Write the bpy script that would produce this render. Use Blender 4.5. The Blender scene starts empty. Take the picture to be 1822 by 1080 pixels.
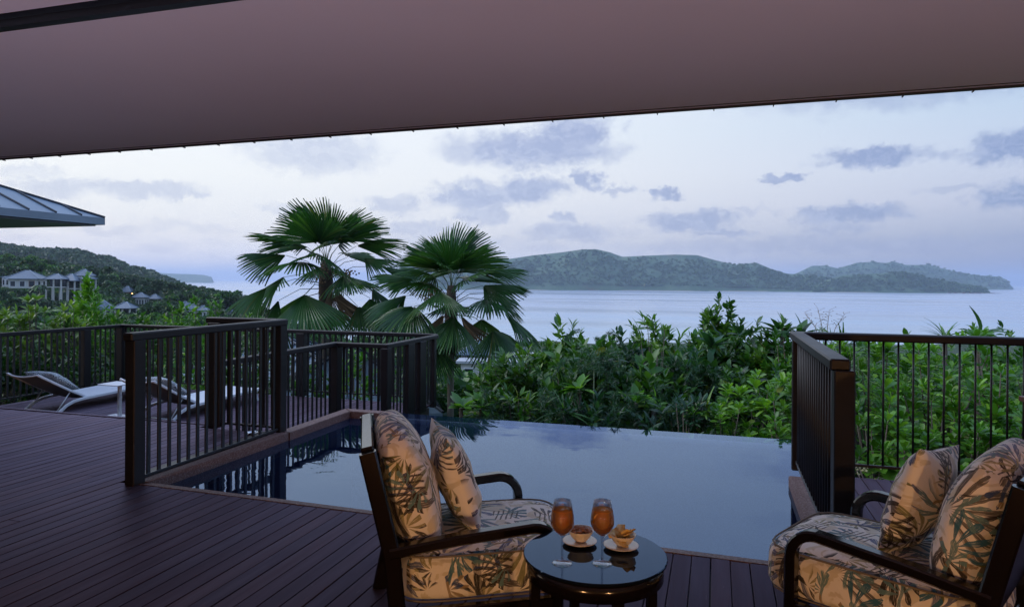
import bpy, bmesh, math, random
import numpy as np
from mathutils import Vector, Matrix, Euler
S = bpy.context.scene
COL = S.collection
PI = math.pi
rng = np.random.default_rng(7)
R = random.Random(11)

# ------------------------------------------------------------------ camera
TH = math.atan(364 / 1215)
cam_d = bpy.data.cameras.new('camera')
cam = bpy.data.objects.new('camera', cam_d)
COL.objects.link(cam)
cam.location = (0, 0, 1.5)
cam.rotation_euler = (Matrix.Rotation(TH, 3, 'Z') @ Matrix.Rotation(math.radians(90), 3, 'X')
                      @ Matrix.Rotation(0.0065, 3, 'Z')).to_euler()
cam_d.sensor_width = 36
cam_d.lens = 36 * 1215 / 1822
cam_d.shift_y = -40.5 / 1822
cam_d.clip_start = .05
cam_d.clip_end = 60000
S.camera = cam

# ------------------------------------------------------------------ exposure
S.view_settings.view_transform = 'Standard'
S.view_settings.look = 'None'
S.view_settings.exposure = .28
S.view_settings.gamma = 1
S.view_settings.use_curve_mapping = False
S.render.engine = 'CYCLES'
S.cycles.use_denoising = True
try:
    S.cycles.denoiser = 'OPENIMAGEDENOISE'
except Exception:
    pass
try:
    S.cycles.denoising_input_passes = 'RGB_ALBEDO_NORMAL'
except Exception:
    pass
S.cycles.max_bounces = 10
S.cycles.transparent_max_bounces = 24
S.cycles.transmission_bounces = 10
S.cycles.volume_bounces = 1
S.cycles.sample_clamp_indirect = 4
S.cycles.caustics_refractive = False
S.cycles.caustics_reflective = False


# ------------------------------------------------------------------ node helper
class N:
    def __init__(s, nt):
        s.nt = nt
    def n(s, typ, **kw):
        nd = s.nt.nodes.new(typ)
        for k, v in kw.items():
            setattr(nd, k, v)
        return nd
    def put(s, sock, v):
        if hasattr(v, 'is_output'):
            s.nt.links.new(v, sock)
        elif isinstance(v, (tuple, list)):
            if sock.type == 'RGBA' and len(v) == 3:
                v = (*v, 1)
            sock.default_value = v
        elif v is not None:
            sock.default_value = v
    def m(s, op, a, b=None, c=None, clamp=False):
        nd = s.n('ShaderNodeMath', operation=op, use_clamp=clamp)
        s.put(nd.inputs[0], a)
        if b is not None: s.put(nd.inputs[1], b)
        if c is not None: s.put(nd.inputs[2], c)
        return nd.outputs[0]
    def v(s, op, a, b=None):
        nd = s.n('ShaderNodeVectorMath', operation=op)
        s.put(nd.inputs[0], a)
        if b is not None: s.put(nd.inputs[1], b)
        return nd.outputs['Value'] if op in ('LENGTH', 'DOT_PRODUCT', 'DISTANCE') else nd.outputs[0]
    def mix(s, f, a, b, mode='MIX'):
        nd = s.n('ShaderNodeMix', data_type='RGBA', blend_type=mode, clamp_factor=True)
        s.put(nd.inputs[0], f); s.put(nd.inputs[6], a); s.put(nd.inputs[7], b)
        return nd.outputs[2]
    def ramp(s, f, stops, interp='LINEAR'):
        nd = s.n('ShaderNodeValToRGB')
        cr = nd.color_ramp
        cr.interpolation = interp
        while len(cr.elements) < len(stops):
            cr.elements.new(.5)
        for e, (p, c) in zip(cr.elements, stops):
            e.position = p
            e.color = (*c, 1) if len(c) == 3 else c
        s.put(nd.inputs[0], f)
        return nd.outputs[0]
    def sstep(s, x, a, b):
        nd = s.n('ShaderNodeMapRange', interpolation_type='SMOOTHSTEP')
        s.put(nd.inputs[0], x); nd.inputs[1].default_value = a; nd.inputs[2].default_value = b
        return nd.outputs[0]
    def noise(s, vec, scale, detail=3, rough=.5, dist=0, out=0, dim='3D'):
        nd = s.n('ShaderNodeTexNoise', noise_dimensions=dim)
        if vec is not None: s.put(nd.inputs['Vector'], vec)
        nd.inputs['Scale'].default_value = scale
        nd.inputs['Detail'].default_value = detail
        nd.inputs['Roughness'].default_value = rough
        nd.inputs['Distortion'].default_value = dist
        return nd.outputs[out]
    def sep(s, v):
        nd = s.n('ShaderNodeSeparateXYZ'); s.put(nd.inputs[0], v); return nd.outputs
    def comb(s, x, y, z=0.):
        nd = s.n('ShaderNodeCombineXYZ')
        s.put(nd.inputs[0], x); s.put(nd.inputs[1], y); s.put(nd.inputs[2], z)
        return nd.outputs[0]
    def bump(s, h, strength=.3, dist=.01):
        nd = s.n('ShaderNodeBump'); nd.inputs['Strength'].default_value = strength
        nd.inputs['Distance'].default_value = dist; s.put(nd.inputs['Height'], h)
        return nd.outputs[0]


# ------------------------------------------------------------------ sky
SUN_AZ = math.radians(-100)      # measured from +Y towards +X
SUN_EL = math.radians(6)
W = bpy.data.worlds.new('World')
S.world = W
W.use_nodes = True
nt = W.node_tree
nt.nodes.clear()
k = N(nt)
D = k.n('ShaderNodeTexCoord').outputs['Generated']
sx, sy, sz = k.sep(D)
az = k.m('ARCTAN2', sx, sy)
horiz = k.m('SQRT', k.m('ADD', k.m('MULTIPLY', sx, sx), k.m('MULTIPLY', sy, sy)))
el = k.m('ARCTAN2', sz, horiz)
elp = k.m('MULTIPLY', el, 2 / PI)         # 0 horizon .. 1 zenith
# towards the set sun (left) / away from it (right), elevation ramps
left = k.ramp(elp, [(0, (.56, .59, .72)), (.04, (.62, .62, .68)), (.09, (.70, .70, .72)), (.17, (.72, .75, .79)),
                    (.32, (.58, .68, .88)), (.6, (.42, .56, .92)), (1, (.34, .48, .90))])
right = k.ramp(elp, [(0, (.04, .09, .27)), (.035, (.08, .13, .33)), (.065, (.29, .31, .48)), (.10, (.35, .40, .57)), (.135, (.31, .41, .58)),
                     (.19, (.29, .40, .60)), (.32, (.31, .44, .70)), (.6, (.33, .47, .82)), (1, (.34, .48, .90))])
GLOW = math.radians(-62)
saz, caz = math.sin(GLOW), math.cos(GLOW)
tow = k.m('DIVIDE', k.m('ADD', k.m('MULTIPLY', sx, saz), k.m('MULTIPLY', sy, caz)), k.m('ADD', horiz, 1e-4))
f_right = k.sstep(tow, .98, -.25)
grad = k.mix(f_right, left, right)
# clouds: each a flat puffy bank at its own bearing and height
def az_el(px, py):
    a = (px - 911) / 1215; b = -(py - 499.5) / 1215
    r_ = a - b * .0065; u_ = b + a * .0065
    return math.atan(r_) - TH, math.atan2(u_, math.hypot(1, r_))
CL = [(945, 268, 175, 36, 1.0), (1020, 240, 85, 36, 1.), (560, 272, 130, 42, .45), (850, 350, 95, 30, .75),
      (935, 336, 78, 27, .9), (1042, 322, 38, 22, .85), (1110, 340, 36, 12, .5), (1180, 346, 28, 11, .8),
      (700, 366, 60, 20, .5), (1225, 392, 88, 20, .85), (1505, 383, 92, 18, 1.), (1560, 282, 100, 18, .9),
      (1388, 315, 38, 9, .8), (1815, 262, 85, 24, .95), (235, 336, 110, 17, .5), (110, 335, 70, 17, .5),
      (332, 346, 36, 10, .5), (40, 300, 50, 12, .3), (1000, 386, 26, 11, .7), (190, 410, 60, 9, .35),
      (1010, 412, 100, 20, .6), (860, 382, 65, 20, .6), (1480, 410, 60, 10, .5), (1800, 350, 60, 20, .8),
      (740, 405, 80, 16, .5), (330, 405, 90, 12, .25), (1290, 412, 60, 9, .7), (500, 373, 40, 12, .3),
      (1700, 330, 60, 6, .3), (1330, 372, 40, 8, .3), (1420, 436, 330, 17, .42), (820, 430, 160, 12, .3), (2050, 300, 120, 40, .8), (-200, 330, 140, 30, .5),
      (1600, 150, 260, 40, .4), (300, 120, 200, 60, .3)]
ae = k.comb(az, el, 0.)
wob = k.noise(k.v('MULTIPLY', ae, (1., 1.35, 1.)), 30, 7, .62, 0, 1)
wob = k.v('SUBTRACT', wob, (.5, .5, .5))
wob2 = k.v('SUBTRACT', k.noise(ae, 90, 4, .6, 0, 1), (.5, .5, .5))
aew = k.v('ADD', ae, k.v('ADD', k.v('MULTIPLY', wob, (.13, .045, 0.)), k.v('MULTIPLY', wob2, (.02, .012, 0.))))
cloud = None
for (px, py, rx, ry, st) in CL:
    a0, e0 = az_el(px, py)
    d = k.v('LENGTH', k.v('MULTIPLY', k.v('SUBTRACT', aew, (a0, e0, 0.)), (1215 / rx, 1215 / ry, 0.)))
    c = k.m('MULTIPLY', k.sstep(d, 1.22, .42), min(1, st * 1.3), clamp=True)
    cloud = c if cloud is None else k.m('MAXIMUM', cloud, c)
# small stray scraps low over the horizon and thin banks
scr = k.noise(k.v('MULTIPLY', ae, (9., 34., 1.)), 1.0, 6, .6)
band = k.m('MULTIPLY', k.sstep(el, .125, .04), k.sstep(el, -.02, .02))
scr = k.m('MULTIPLY', k.m('MULTIPLY', k.sstep(scr, .5, .66), band), .42)
far_c = k.noise(k.v('MULTIPLY', ae, (3., 7., 1.)), 1.3, 6, .6)
far_m = k.m('MULTIPLY', k.m('MULTIPLY', k.sstep(far_c, .52, .7), k.sstep(el, .22, .4)), .5)
cloud = k.m('MAXIMUM', k.m('MAXIMUM', cloud, scr), far_m)
cl_col = k.mix(f_right, (.30, .34, .52), (.10, .15, .36))
inner = k.noise(k.v('MULTIPLY', aew, (1., 1.7, 1.)), 38, 5, .6)
cl_col = k.mix(k.m('MULTIPLY', k.sstep(inner, .42, .66), .55), cl_col, k.mix(f_right, (.50, .53, .66), (.22, .27, .48)))
cl_col = k.mix(k.sstep(el, .35, .9), cl_col, (.2, .25, .42))
skyc = k.mix(k.m('MULTIPLY', cloud, .95), grad, cl_col)
nish = k.n('ShaderNodeTexSky', sky_type='NISHITA')
nish.sun_disc = False
nish.sun_elevation = SUN_EL
nish.sun_rotation = SUN_AZ
nish.altitude = 30
below = k.sstep(el, -.005, -.05)
skyc = k.mix(below, skyc, (.12, .16, .26))
both = k.mix(1., skyc, k.mix(1., nish.outputs[0], (.04, .04, .04), 'MULTIPLY'), 'ADD')
bg = k.n('ShaderNodeBackground')
k.put(bg.inputs[0], both)
bg.inputs[1].default_value = 1.0
out = k.n('ShaderNodeOutputWorld')
nt.links.new(bg.outputs[0], out.inputs[0])
W.cycles.sampling_method = 'MANUAL'
W.cycles.sample_map_resolution = 1024

sun_d = bpy.data.lights.new('sun', 'SUN')
sun_d.energy = 1.5
sun_d.angle = math.radians(40)
sun_d.color = (.93, .93, 1.)
sun = bpy.data.objects.new('sun', sun_d)
COL.objects.link(sun)
se = math.radians(38)
dv = Vector((math.sin(SUN_AZ) * math.cos(se), math.cos(SUN_AZ) * math.cos(se), math.sin(se)))
sun.rotation_euler = dv.to_track_quat('Z', 'Y').to_euler()


# ------------------------------------------------------------------ materials
def mat(name):
    m = bpy.data.materials.new(name)
    m.use_nodes = True
    m.node_tree.nodes.clear()
    kk = N(m.node_tree)
    return m, kk
def finish(m, kk, sh):
    o = kk.n('ShaderNodeOutputMaterial')
    m.node_tree.links.new(sh, o.inputs[0])
    return m
def princ(kk, col, rough=.5, **kw):
    p = kk.n('ShaderNodeBsdfPrincipled')
    kk.put(p.inputs['Base Color'], col)
    kk.put(p.inputs['Roughness'], rough)
    for a, b in kw.items():
        kk.put(p.inputs[a.replace('_', ' ')], b)
    return p
def pos(kk):
    return kk.n('ShaderNodeNewGeometry').outputs['Position']
def objc(kk):
    return kk.n('ShaderNodeTexCoord').outputs['Object']
def simple(name, col, rough=.5, var=.15, scale=6., bump=0., bscale=60., **kw):
    m, kk = mat(name)
    P = objc(kk)
    n1 = kk.noise(P, scale, 4)
    c = kk.mix(n1, tuple(x * (1 - var) for x in col), tuple(min(1, x * (1 + var)) for x in col))
    p = princ(kk, c, rough, **kw)
    if bump:
        kk.put(p.inputs['Normal'], kk.bump(kk.noise(P, bscale, 4), bump, .004))
    return finish(m, kk, p.outputs[0])

def deck_mat():
    m, kk = mat('deck_wood')
    P = pos(kk)
    oi = kk.n('ShaderNodeObjectInfo').outputs['Random']
    Pv = kk.v('ADD', kk.v('MULTIPLY', P, (22., 1.2, 8.)), kk.comb(kk.m('MULTIPLY', oi, 37.), kk.m('MULTIPLY', oi, 91.), 0.))
    g = kk.noise(Pv, 1.6, 6, .6, .4)
    fine = kk.noise(kk.v('MULTIPLY', P, (160., 5., 40.)), 1., 4, .6)
    long_ = kk.noise(kk.v('ADD', kk.v('MULTIPLY', P, (9., .55, 1.)), kk.comb(kk.m('MULTIPLY', oi, 53.), kk.m('MULTIPLY', oi, 17.), 0.)), 1., 4, .65)
    blot = kk.noise(P, .8, 5, .65)
    c = kk.ramp(oi, [(0, (.026, .012, .013)), (.25, (.062, .027, .026)), (.5, (.034, .018, .021)), (.75, (.085, .042, .036)), (1, (.044, .018, .017))])
    c = kk.mix(kk.m('MULTIPLY', g, .75), c, (.010, .007, .008))
    c = kk.mix(kk.m('MULTIPLY', kk.sstep(long_, .48, .72), .4), c, (.060, .045, .050))
    c = kk.mix(kk.m('MULTIPLY', kk.sstep(blot, .5, .75), .35), c, (.050, .040, .046))
    c = kk.mix(kk.m('MULTIPLY', kk.sstep(fine, .55, .8), .4), c, (.055, .038, .036))
    scr = kk.sstep(kk.noise(kk.v('MULTIPLY', P, (60., 9., 1.)), 1., 2, .5), .70, .76)
    c = kk.mix(kk.m('MULTIPLY', scr, .2), c, (.2, .17, .16))
    rg = kk.m('ADD', .22, kk.m('ADD', kk.m('MULTIPLY', blot, .30), kk.m('MULTIPLY', long_, .22)))
    nrm = kk.bump(kk.m('ADD', g, kk.m('MULTIPLY', fine, .7)), .5, .002)
    df = kk.n('ShaderNodeBsdfDiffuse'); kk.put(df.inputs[0], c); kk.put(df.inputs['Normal'], nrm)
    gl = kk.n('ShaderNodeBsdfGlossy'); gl.inputs[0].default_value = (.62, .56, .76, 1); kk.put(gl.inputs['Roughness'], rg); kk.put(gl.inputs['Normal'], nrm)
    lw = kk.n('ShaderNodeFresnel'); lw.inputs[0].default_value = 1.38
    mx = kk.n('ShaderNodeMixShader'); kk.put(mx.inputs[0], kk.m('MULTIPLY', lw.outputs[0], kk.m('ADD', .22, kk.m('MULTIPLY', long_, .75))))
    m.node_tree.links.new(df.outputs[0], mx.inputs[1]); m.node_tree.links.new(gl.outputs[0], mx.inputs[2])
    return finish(m, kk, mx.outputs[0])
M_DECK = deck_mat()

def rail_mat():
    m, kk = mat('dark_stained_rail')
    P = objc(kk)
    g = kk.noise(kk.v('MULTIPLY', P, (30., 30., 30.)), 1., 5, .6)
    w = kk.noise(pos(kk), 2.2, 3)
    c = kk.mix(g, (.004, .0035, .005), (.014, .011, .015))
    p = princ(kk, c, kk.m('ADD', .36, kk.m('MULTIPLY', w, .25)), Specular_IOR_Level=.35)
    kk.put(p.inputs['Normal'], kk.bump(g, .25, .001))
    return finish(m, kk, p.outputs[0])
M_RAIL = rail_mat()
M_IRON = simple('black_rod_metal', (.012, .012, .015), .4, .2)
M_FRAME = simple('ebony_lacquer', (.006, .0045, .005), .15, .3, 14., Specular_IOR_Level=.55)
M_SOFFIT = simple('painted_soffit', (.76, .67, .80), .7, .05, .8, .15, 2.5)
M_FASCIA = simple('dark_fascia', (.03, .025, .028), .5)
M_INNER = simple('inner_ceiling', (.30, .20, .19), .7, .05)
M_TRACK = simple('track_metal', (.012, .012, .018), .35)
M_WALL = simple('villa_wall', (.24, .20, .18), .7, .06)
M_WHITE = simple('white_powder_coat', (.84, .86, .90), .35, .04)
M_SLING = simple('grey_sling_mesh', (.25, .24, .26), .7, .15, 60., .2, 300.)
M_CERAM = simple('cream_ceramic', (.72, .66, .58), .25, .05, 10.)
M_NUT = simple('roasted_nut', (.30, .12, .045), .5, .4, 60., .4, 200.)
M_CRISP = simple('yellow_crisp', (.70, .48, .16), .5, .2, 60., .2, 200.)
M_STEEL = simple('polished_steel', (.75, .76, .8), .12, .05, Metallic=1.)
M_SOIL = simple('leaf_litter_soil', (.035, .030, .020), .9, .5, 2., .6, 12.)
M_BARK = simple('grey_bark', (.12, .10, .085), .85, .35, 8., .6, 25.)
M_PBARK = simple('ringed_palm_bark', (.23, .20, .17), .85, .3, 9., .6, 30.)
M_FIBRE = simple('dead_frond_fibre', (.065, .045, .034), .9, .4, 20., .8, 60.)
M_DEAD = simple('dry_frond', (.20, .13, .07), .8, .3, 12.)

def stone_mat(name, c1, c2, c3):
    m, kk = mat(name)
    P = pos(kk)
    v = kk.n('ShaderNodeTexVoronoi'); kk.put(v.inputs['Vector'], P); v.inputs['Scale'].default_value = 130
    r_ = kk.sep(v.outputs['Color'])[0]
    c = kk.ramp(r_, [(0, c1), (.45, c2), (.8, c3), (1, tuple(x * .5 for x in c1))], 'CONSTANT')
    c = kk.mix(kk.m('MULTIPLY', kk.noise(P, 4, 3), .5), c, tuple(x * .6 for x in c1))
    p = princ(kk, c, .6)
    kk.put(p.inputs['Normal'], kk.bump(v.outputs['Distance'], .5, .002))
    return finish(m, kk, p.outputs[0])
M_COPE = stone_mat('pebble_coping', (.13, .062, .054), (.19, .11, .098), (.26, .19, .175))
M_LEDGE = stone_mat('wet_red_stone', (.34, .26, .27), (.44, .36, .38), (.50, .44, .46))

M_TILE = simple('dark_blue_mosaic', (.016, .030, .080), .4, .12, 3.)
M_STEP = simple('shallow_teal_ledge', (.07, .14, .16), .5, .25, 8.)

def water_mat():
    m, kk = mat('pool_water')
    P = pos(kk)
    # gentle ripples: the normal tips by a few tenths of a degree
    n1 = kk.v('SUBTRACT', kk.noise(kk.v('MULTIPLY', P, (1.3, 2.6, 1.)), 1.2, 1, .5, 0, 1), (.5, .5, .5))
    n2 = kk.v('SUBTRACT', kk.noise(kk.v('MULTIPLY', P, (3., 8., 1.)), 1.8, 2, .5, .6, 1), (.5, .5, .5))
    patch = kk.sstep(kk.noise(kk.v('ADD', P, (.9, .3, 0.)), .7, 2), .50, .68)
    w_ = kk.v('ADD', kk.v('MULTIPLY', n1, (.012, .02, 0.)), kk.v('MULTIPLY', kk.v('MULTIPLY', n2, (.05, .09, 0.)), kk.comb(patch, patch, 0.)))
    bmp = kk.v('NORMALIZE', kk.v('ADD', w_, (0., 0., 1.)))
    g = kk.n('ShaderNodeBsdfGlossy'); g.inputs['Roughness'].default_value = .0
    g.inputs['Color'].default_value = (.56, .72, 1, 1); kk.put(g.inputs['Normal'], bmp)
    t = kk.n('ShaderNodeBsdfTransparent'); t.inputs['Color'].default_value = (.50, .68, .90, 1)
    f = kk.n('ShaderNodeFresnel'); f.inputs['IOR'].default_value = 2.05; kk.put(f.inputs['Normal'], bmp)
    mx = kk.n('ShaderNodeMixShader')
    kk.put(mx.inputs[0], f.outputs[0])
    body = kk.n('ShaderNodeBsdfDiffuse'); body.inputs[0].default_value = (.007, .014, .045, 1)
    tb_ = kk.n('ShaderNodeMixShader'); tb_.inputs[0].default_value = .5
    m.node_tree.links.new(t.outputs[0], tb_.inputs[1]); m.node_tree.links.new(body.outputs[0], tb_.inputs[2])
    m.node_tree.links.new(tb_.outputs[0], mx.inputs[1]); m.node_tree.links.new(g.outputs[0], mx.inputs[2])
    return finish(m, kk, mx.outputs[0])
M_WATER = water_mat()

def sea_mat():
    m, kk = mat('sea_water')
    P = pos(kk)
    dist = kk.v('LENGTH', P)
    st = kk.noise(kk.v('MULTIPLY', P, (.0012, .006, 1.)), 1.3, 5, .6)
    st2 = kk.noise(kk.v('MULTIPLY', P, (.02, .05, 1.)), 1., 4, .6)
    rg = kk.m('ADD', .16, kk.m('MULTIPLY', kk.sstep(st, .35, .7), .22))
    c = kk.mix(st, (.36, .42, .52), (.42, .48, .58))
    c = kk.mix(kk.sstep(dist, 900, 300), c, (.40, .50, .58))
    p = princ(kk, c, rg, IOR=1.33)
    kk.put(p.inputs['Normal'], kk.bump(kk.m('ADD', st2, kk.noise(P, .35, 3)), .25, .5))
    return finish(m, kk, p.outputs[0])
M_SEA = sea_mat()

def leaf_mat(name, dark, mid, light, rough=.38, trans=.28):
    m, kk = mat(name)
    at = kk.n('ShaderNodeAttribute'); at.attribute_name = 'rnd'
    oi = kk.n('ShaderNodeObjectInfo').outputs['Random']
    r_ = kk.m('FRACT', kk.m('ADD', at.outputs['Fac'], kk.m('MULTIPLY', oi, .999)))
    c = kk.ramp(r_, [(0, dark), (.5, mid), (.9, light), (.965, light), (1, (.16, .15, .03))])
    n_ = kk.noise(pos(kk), 1.1, 3)
    c = kk.mix(kk.m('MULTIPLY', n_, .45), c, dark)
    p = princ(kk, c, rough)
    t = kk.n('ShaderNodeBsdfTranslucent'); kk.put(t.inputs[0], kk.mix(1., c, (1.5, 1.7, .6), 'MULTIPLY'))
    mx = kk.n('ShaderNodeMixShader'); mx.inputs[0].default_value = trans
    m.node_tree.links.new(p.outputs[0], mx.inputs[1]); m.node_tree.links.new(t.outputs[0], mx.inputs[2])
    return finish(m, kk, mx.outputs[0])
L_BRIGHT = leaf_mat('bright_leaf', (.045, .15, .018), (.12, .31, .032), (.24, .45, .06))
L_MID = leaf_mat('mid_leaf', (.018, .070, .014), (.055, .17, .028), (.14, .28, .045))
L_DARK = leaf_mat('dark_leaf', (.011, .046, .014), (.030, .098, .026), (.07, .165, .036))
L_PALM = leaf_mat('palm_leaf', (.018, .070, .020), (.036, .12, .030), (.075, .18, .042), .36, .2)
L_BLUE = leaf_mat('bluish_leaf', (.014, .055, .028), (.032, .10, .048), (.06, .15, .065))
L_YEL = leaf_mat('yellow_leaf', (.09, .20, .03), (.15, .28, .05), (.24, .36, .07))
L_TREE = leaf_mat('forest_leaf', (.012, .038, .014), (.025, .070, .022), (.05, .115, .03), .6, .15)

def fabric_mat(name, seed, cream=(.90, .87, .83), scale=4.6):
    """palm-fan brush-stroke print on cream cloth, from the cushion's own UVs"""
    m, kk = mat(name)
    uv = kk.n('ShaderNodeTexCoord').outputs['UV']
    uv = kk.v('ADD', uv, (seed * 1.37, seed * .71, 0.))
    wv = kk.v('MULTIPLY', kk.v('SUBTRACT', kk.noise(uv, 5, 3, .5, 0, 1), (.5, .5, .5)), (.05, .05, 0.))
    uvw = kk.v('ADD', uv, wv)
    cloth = kk.noise(uv, 500, 2)
    col = kk.mix(kk.m('MULTIPLY', kk.noise(uv, 3, 3), .5), cream, tuple(x * .82 for x in cream))
    pals = [[(0, (.012, .05, .20)), (.2, (.02, .16, .22)), (.36, (.010, .008, .010)), (.6, (.15, .16, .03)), (.75, (.022, .014, .010)), (.92, (.20, .12, .04))],
            [(0, (.010, .009, .011)), (.35, (.12, .13, .03)), (.5, (.02, .13, .22)), (.65, (.022, .014, .010)), (.88, (.012, .04, .15))],
            [(0, (.12, .24, .27)), (.3, (.02, .018, .018)), (.5, (.30, .28, .13)), (.75, (.03, .07, .20)), (.9, (.30, .22, .12))]]
    wash = kk.sstep(kk.noise(uv, 7., 3, .5, 1.5), .54, .60)
    col = kk.mix(kk.m('MULTIPLY', wash, .45), col, (.50, .42, .22))
    for li, (sc, off, dens, width, fr) in enumerate([(scale * .62, (.3, .1, 0), 17, -.05, 1.30), (scale * .95, (3.3, 7.7, 0), 14, -.12, 1.15),
                                                    (scale * 1.5, (9.1, 2.2, 0), 10, -.05, 1.5)]):
        p0 = kk.v('MULTIPLY', kk.v('ADD', uvw, off), (sc, sc, 0.))
        vo = kk.n('ShaderNodeTexVoronoi', voronoi_dimensions='2D')
        vo.inputs['Scale'].default_value = 1.
        kk.put(vo.inputs['Vector'], p0)
        d = kk.v('SUBTRACT', p0, vo.outputs['Position'])
        cr, cg, cb = kk.sep(vo.outputs['Color'])
        dx, dy, _ = kk.sep(d)
        ang = kk.m('ARCTAN2', dy, dx)
        rad = kk.v('LENGTH', d)
        a0 = kk.m('MULTIPLY', kk.m('SUBTRACT', cr, .5), 2 * PI)
        da = kk.m('WRAP', kk.m('SUBTRACT', ang, a0), PI, -PI)
        inang = kk.sstep(kk.m('ABSOLUTE', da), fr, fr * .85)
        bend = kk.m('MULTIPLY', rad, kk.m('SUBTRACT', cg, .5))
        fan = kk.m('SINE', kk.m('ADD', kk.m('MULTIPLY', kk.m('ADD', da, bend), float(dens)), kk.m('MULTIPLY', kk.noise(p0, 3, 2), 3.)))
        rlen = kk.m('ADD', .44, kk.m('MULTIPLY', kk.noise(kk.comb(kk.m('MULTIPLY', da, 4.), cr, 0.), 2., 2), .36))
        uu = kk.m('SUBTRACT', kk.m('MULTIPLY', kk.m('DIVIDE', rad, rlen), 2.), 1.)
        thr = kk.m('ADD', -.15, kk.m('MULTIPLY', kk.m('MULTIPLY', uu, uu), 1.1))
        ray_ = kk.sstep(kk.m('SUBTRACT', fan, thr), .0, .16)
        inr = kk.sstep(kk.m('SUBTRACT', rad, rlen), .02, -.02)
        inr = kk.m('MULTIPLY', inr, kk.sstep(rad, .04, .09))
        # dry-brush streaks run along each blade
        dry = kk.noise(kk.comb(kk.m('MULTIPLY', da, 30.), kk.m('MULTIPLY', rad, 3.), cg), 1.6, 3, .7)
        drym = kk.sstep(dry, .35, .45)
        # long stem
        stem = kk.m('MULTIPLY', kk.sstep(kk.m('ABSOLUTE', kk.m('ADD', dx, kk.m('MULTIPLY', kk.m('SINE', kk.m('MULTIPLY', dy, 4.)), .06))), .055, .035),
                    kk.sstep(cb, .45, .5))
        mask = kk.m('MAXIMUM', kk.m('MULTIPLY', kk.m('MULTIPLY', inang, ray_), inr), kk.m('MULTIPLY', stem, kk.sstep(rad, .6, .5)))
        mask = kk.m('MULTIPLY', mask, drym)
        mask = kk.m('MULTIPLY', mask, .96 if li else .85)
        c2 = kk.ramp(kk.m('FRACT', kk.m('ADD', cb, kk.m('MULTIPLY', kk.noise(p0, 1.2, 1), .5))), pals[li], 'CONSTANT')
        col = kk.mix(mask, col, c2)
        # sparse parallel hatch strokes in some cells
        if li == 1:
            hx = kk.m('SINE', kk.m('MULTIPLY', kk.m('ADD', dy, kk.m('MULTIPLY', dx, .3)), 60.))
            hm = kk.m('MULTIPLY', kk.sstep(hx, .35, .6), kk.m('MULTIPLY', kk.sstep(cg, .62, .66), kk.sstep(kk.m('ABSOLUTE', dx), .26, .22)))
            hm = kk.m('MULTIPLY', kk.m('MULTIPLY', hm, kk.sstep(kk.m('ABSOLUTE', dy), .3, .26)), drym)
            col = kk.mix(kk.m('MULTIPLY', hm, .95), col, (.035, .028, .03))
    p = princ(kk, col, .85, Sheen_Weight=.15)
    wr = kk.noise(uv, 7, 4, .55, .6)
    kk.put(p.inputs['Normal'], kk.bump(kk.m('ADD', kk.m('MULTIPLY', wr, 6.), kk.m('MULTIPLY', cloth, .25)), .6, .004))
    return finish(m, kk, p.outputs[0])
M_FAB = [fabric_mat('palm_print_cloth', 1.), fabric_mat('palm_print_cloth_b', 5.)]

def blue_pillow_mat():
    m, kk = mat('teal_leaf_print')
    uv = kk.n('ShaderNodeTexCoord').outputs['UV']
    p0 = kk.v('MULTIPLY', uv, (15., 15., 0.))
    p0 = kk.v('ADD', p0, kk.v('MULTIPLY', kk.noise(p0, .8, 2, .5, 0, 1), (.6, .6, 0.)))
    vo = kk.n('ShaderNodeTexVoronoi', voronoi_dimensions='2D'); vo.inputs['Scale'].default_value = 1.
    kk.put(vo.inputs['Vector'], p0)
    d = kk.v('SUBTRACT', p0, vo.outputs['Position'])
    cr = kk.sep(vo.outputs['Color'])[0]
    dx, dy, _ = kk.sep(d)
    rot = kk.n('ShaderNodeVectorRotate', rotation_type='Z_AXIS')
    kk.put(rot.inputs['Vector'], d); kk.put(rot.inputs['Angle'], kk.m('MULTIPLY', cr, 6.28))
    rx, ry, _ = kk.sep(rot.outputs[0])
    st = kk.m('SINE', kk.m('MULTIPLY', kk.m('ADD', ry, kk.m('ABSOLUTE', rx)), 21.))
    mask = kk.sstep(st, -.15, .2)
    vein = kk.sstep(kk.m('ABSOLUTE', rx), .05, .03)
    mask = kk.m('MAXIMUM', mask, vein)
    c = kk.mix(mask, (.018, .05, .075), (.62, .66, .68))
    p = princ(kk, c, .8)
    return finish(m, kk, p.outputs[0])
M_BLUEP = blue_pillow_mat()

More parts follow.
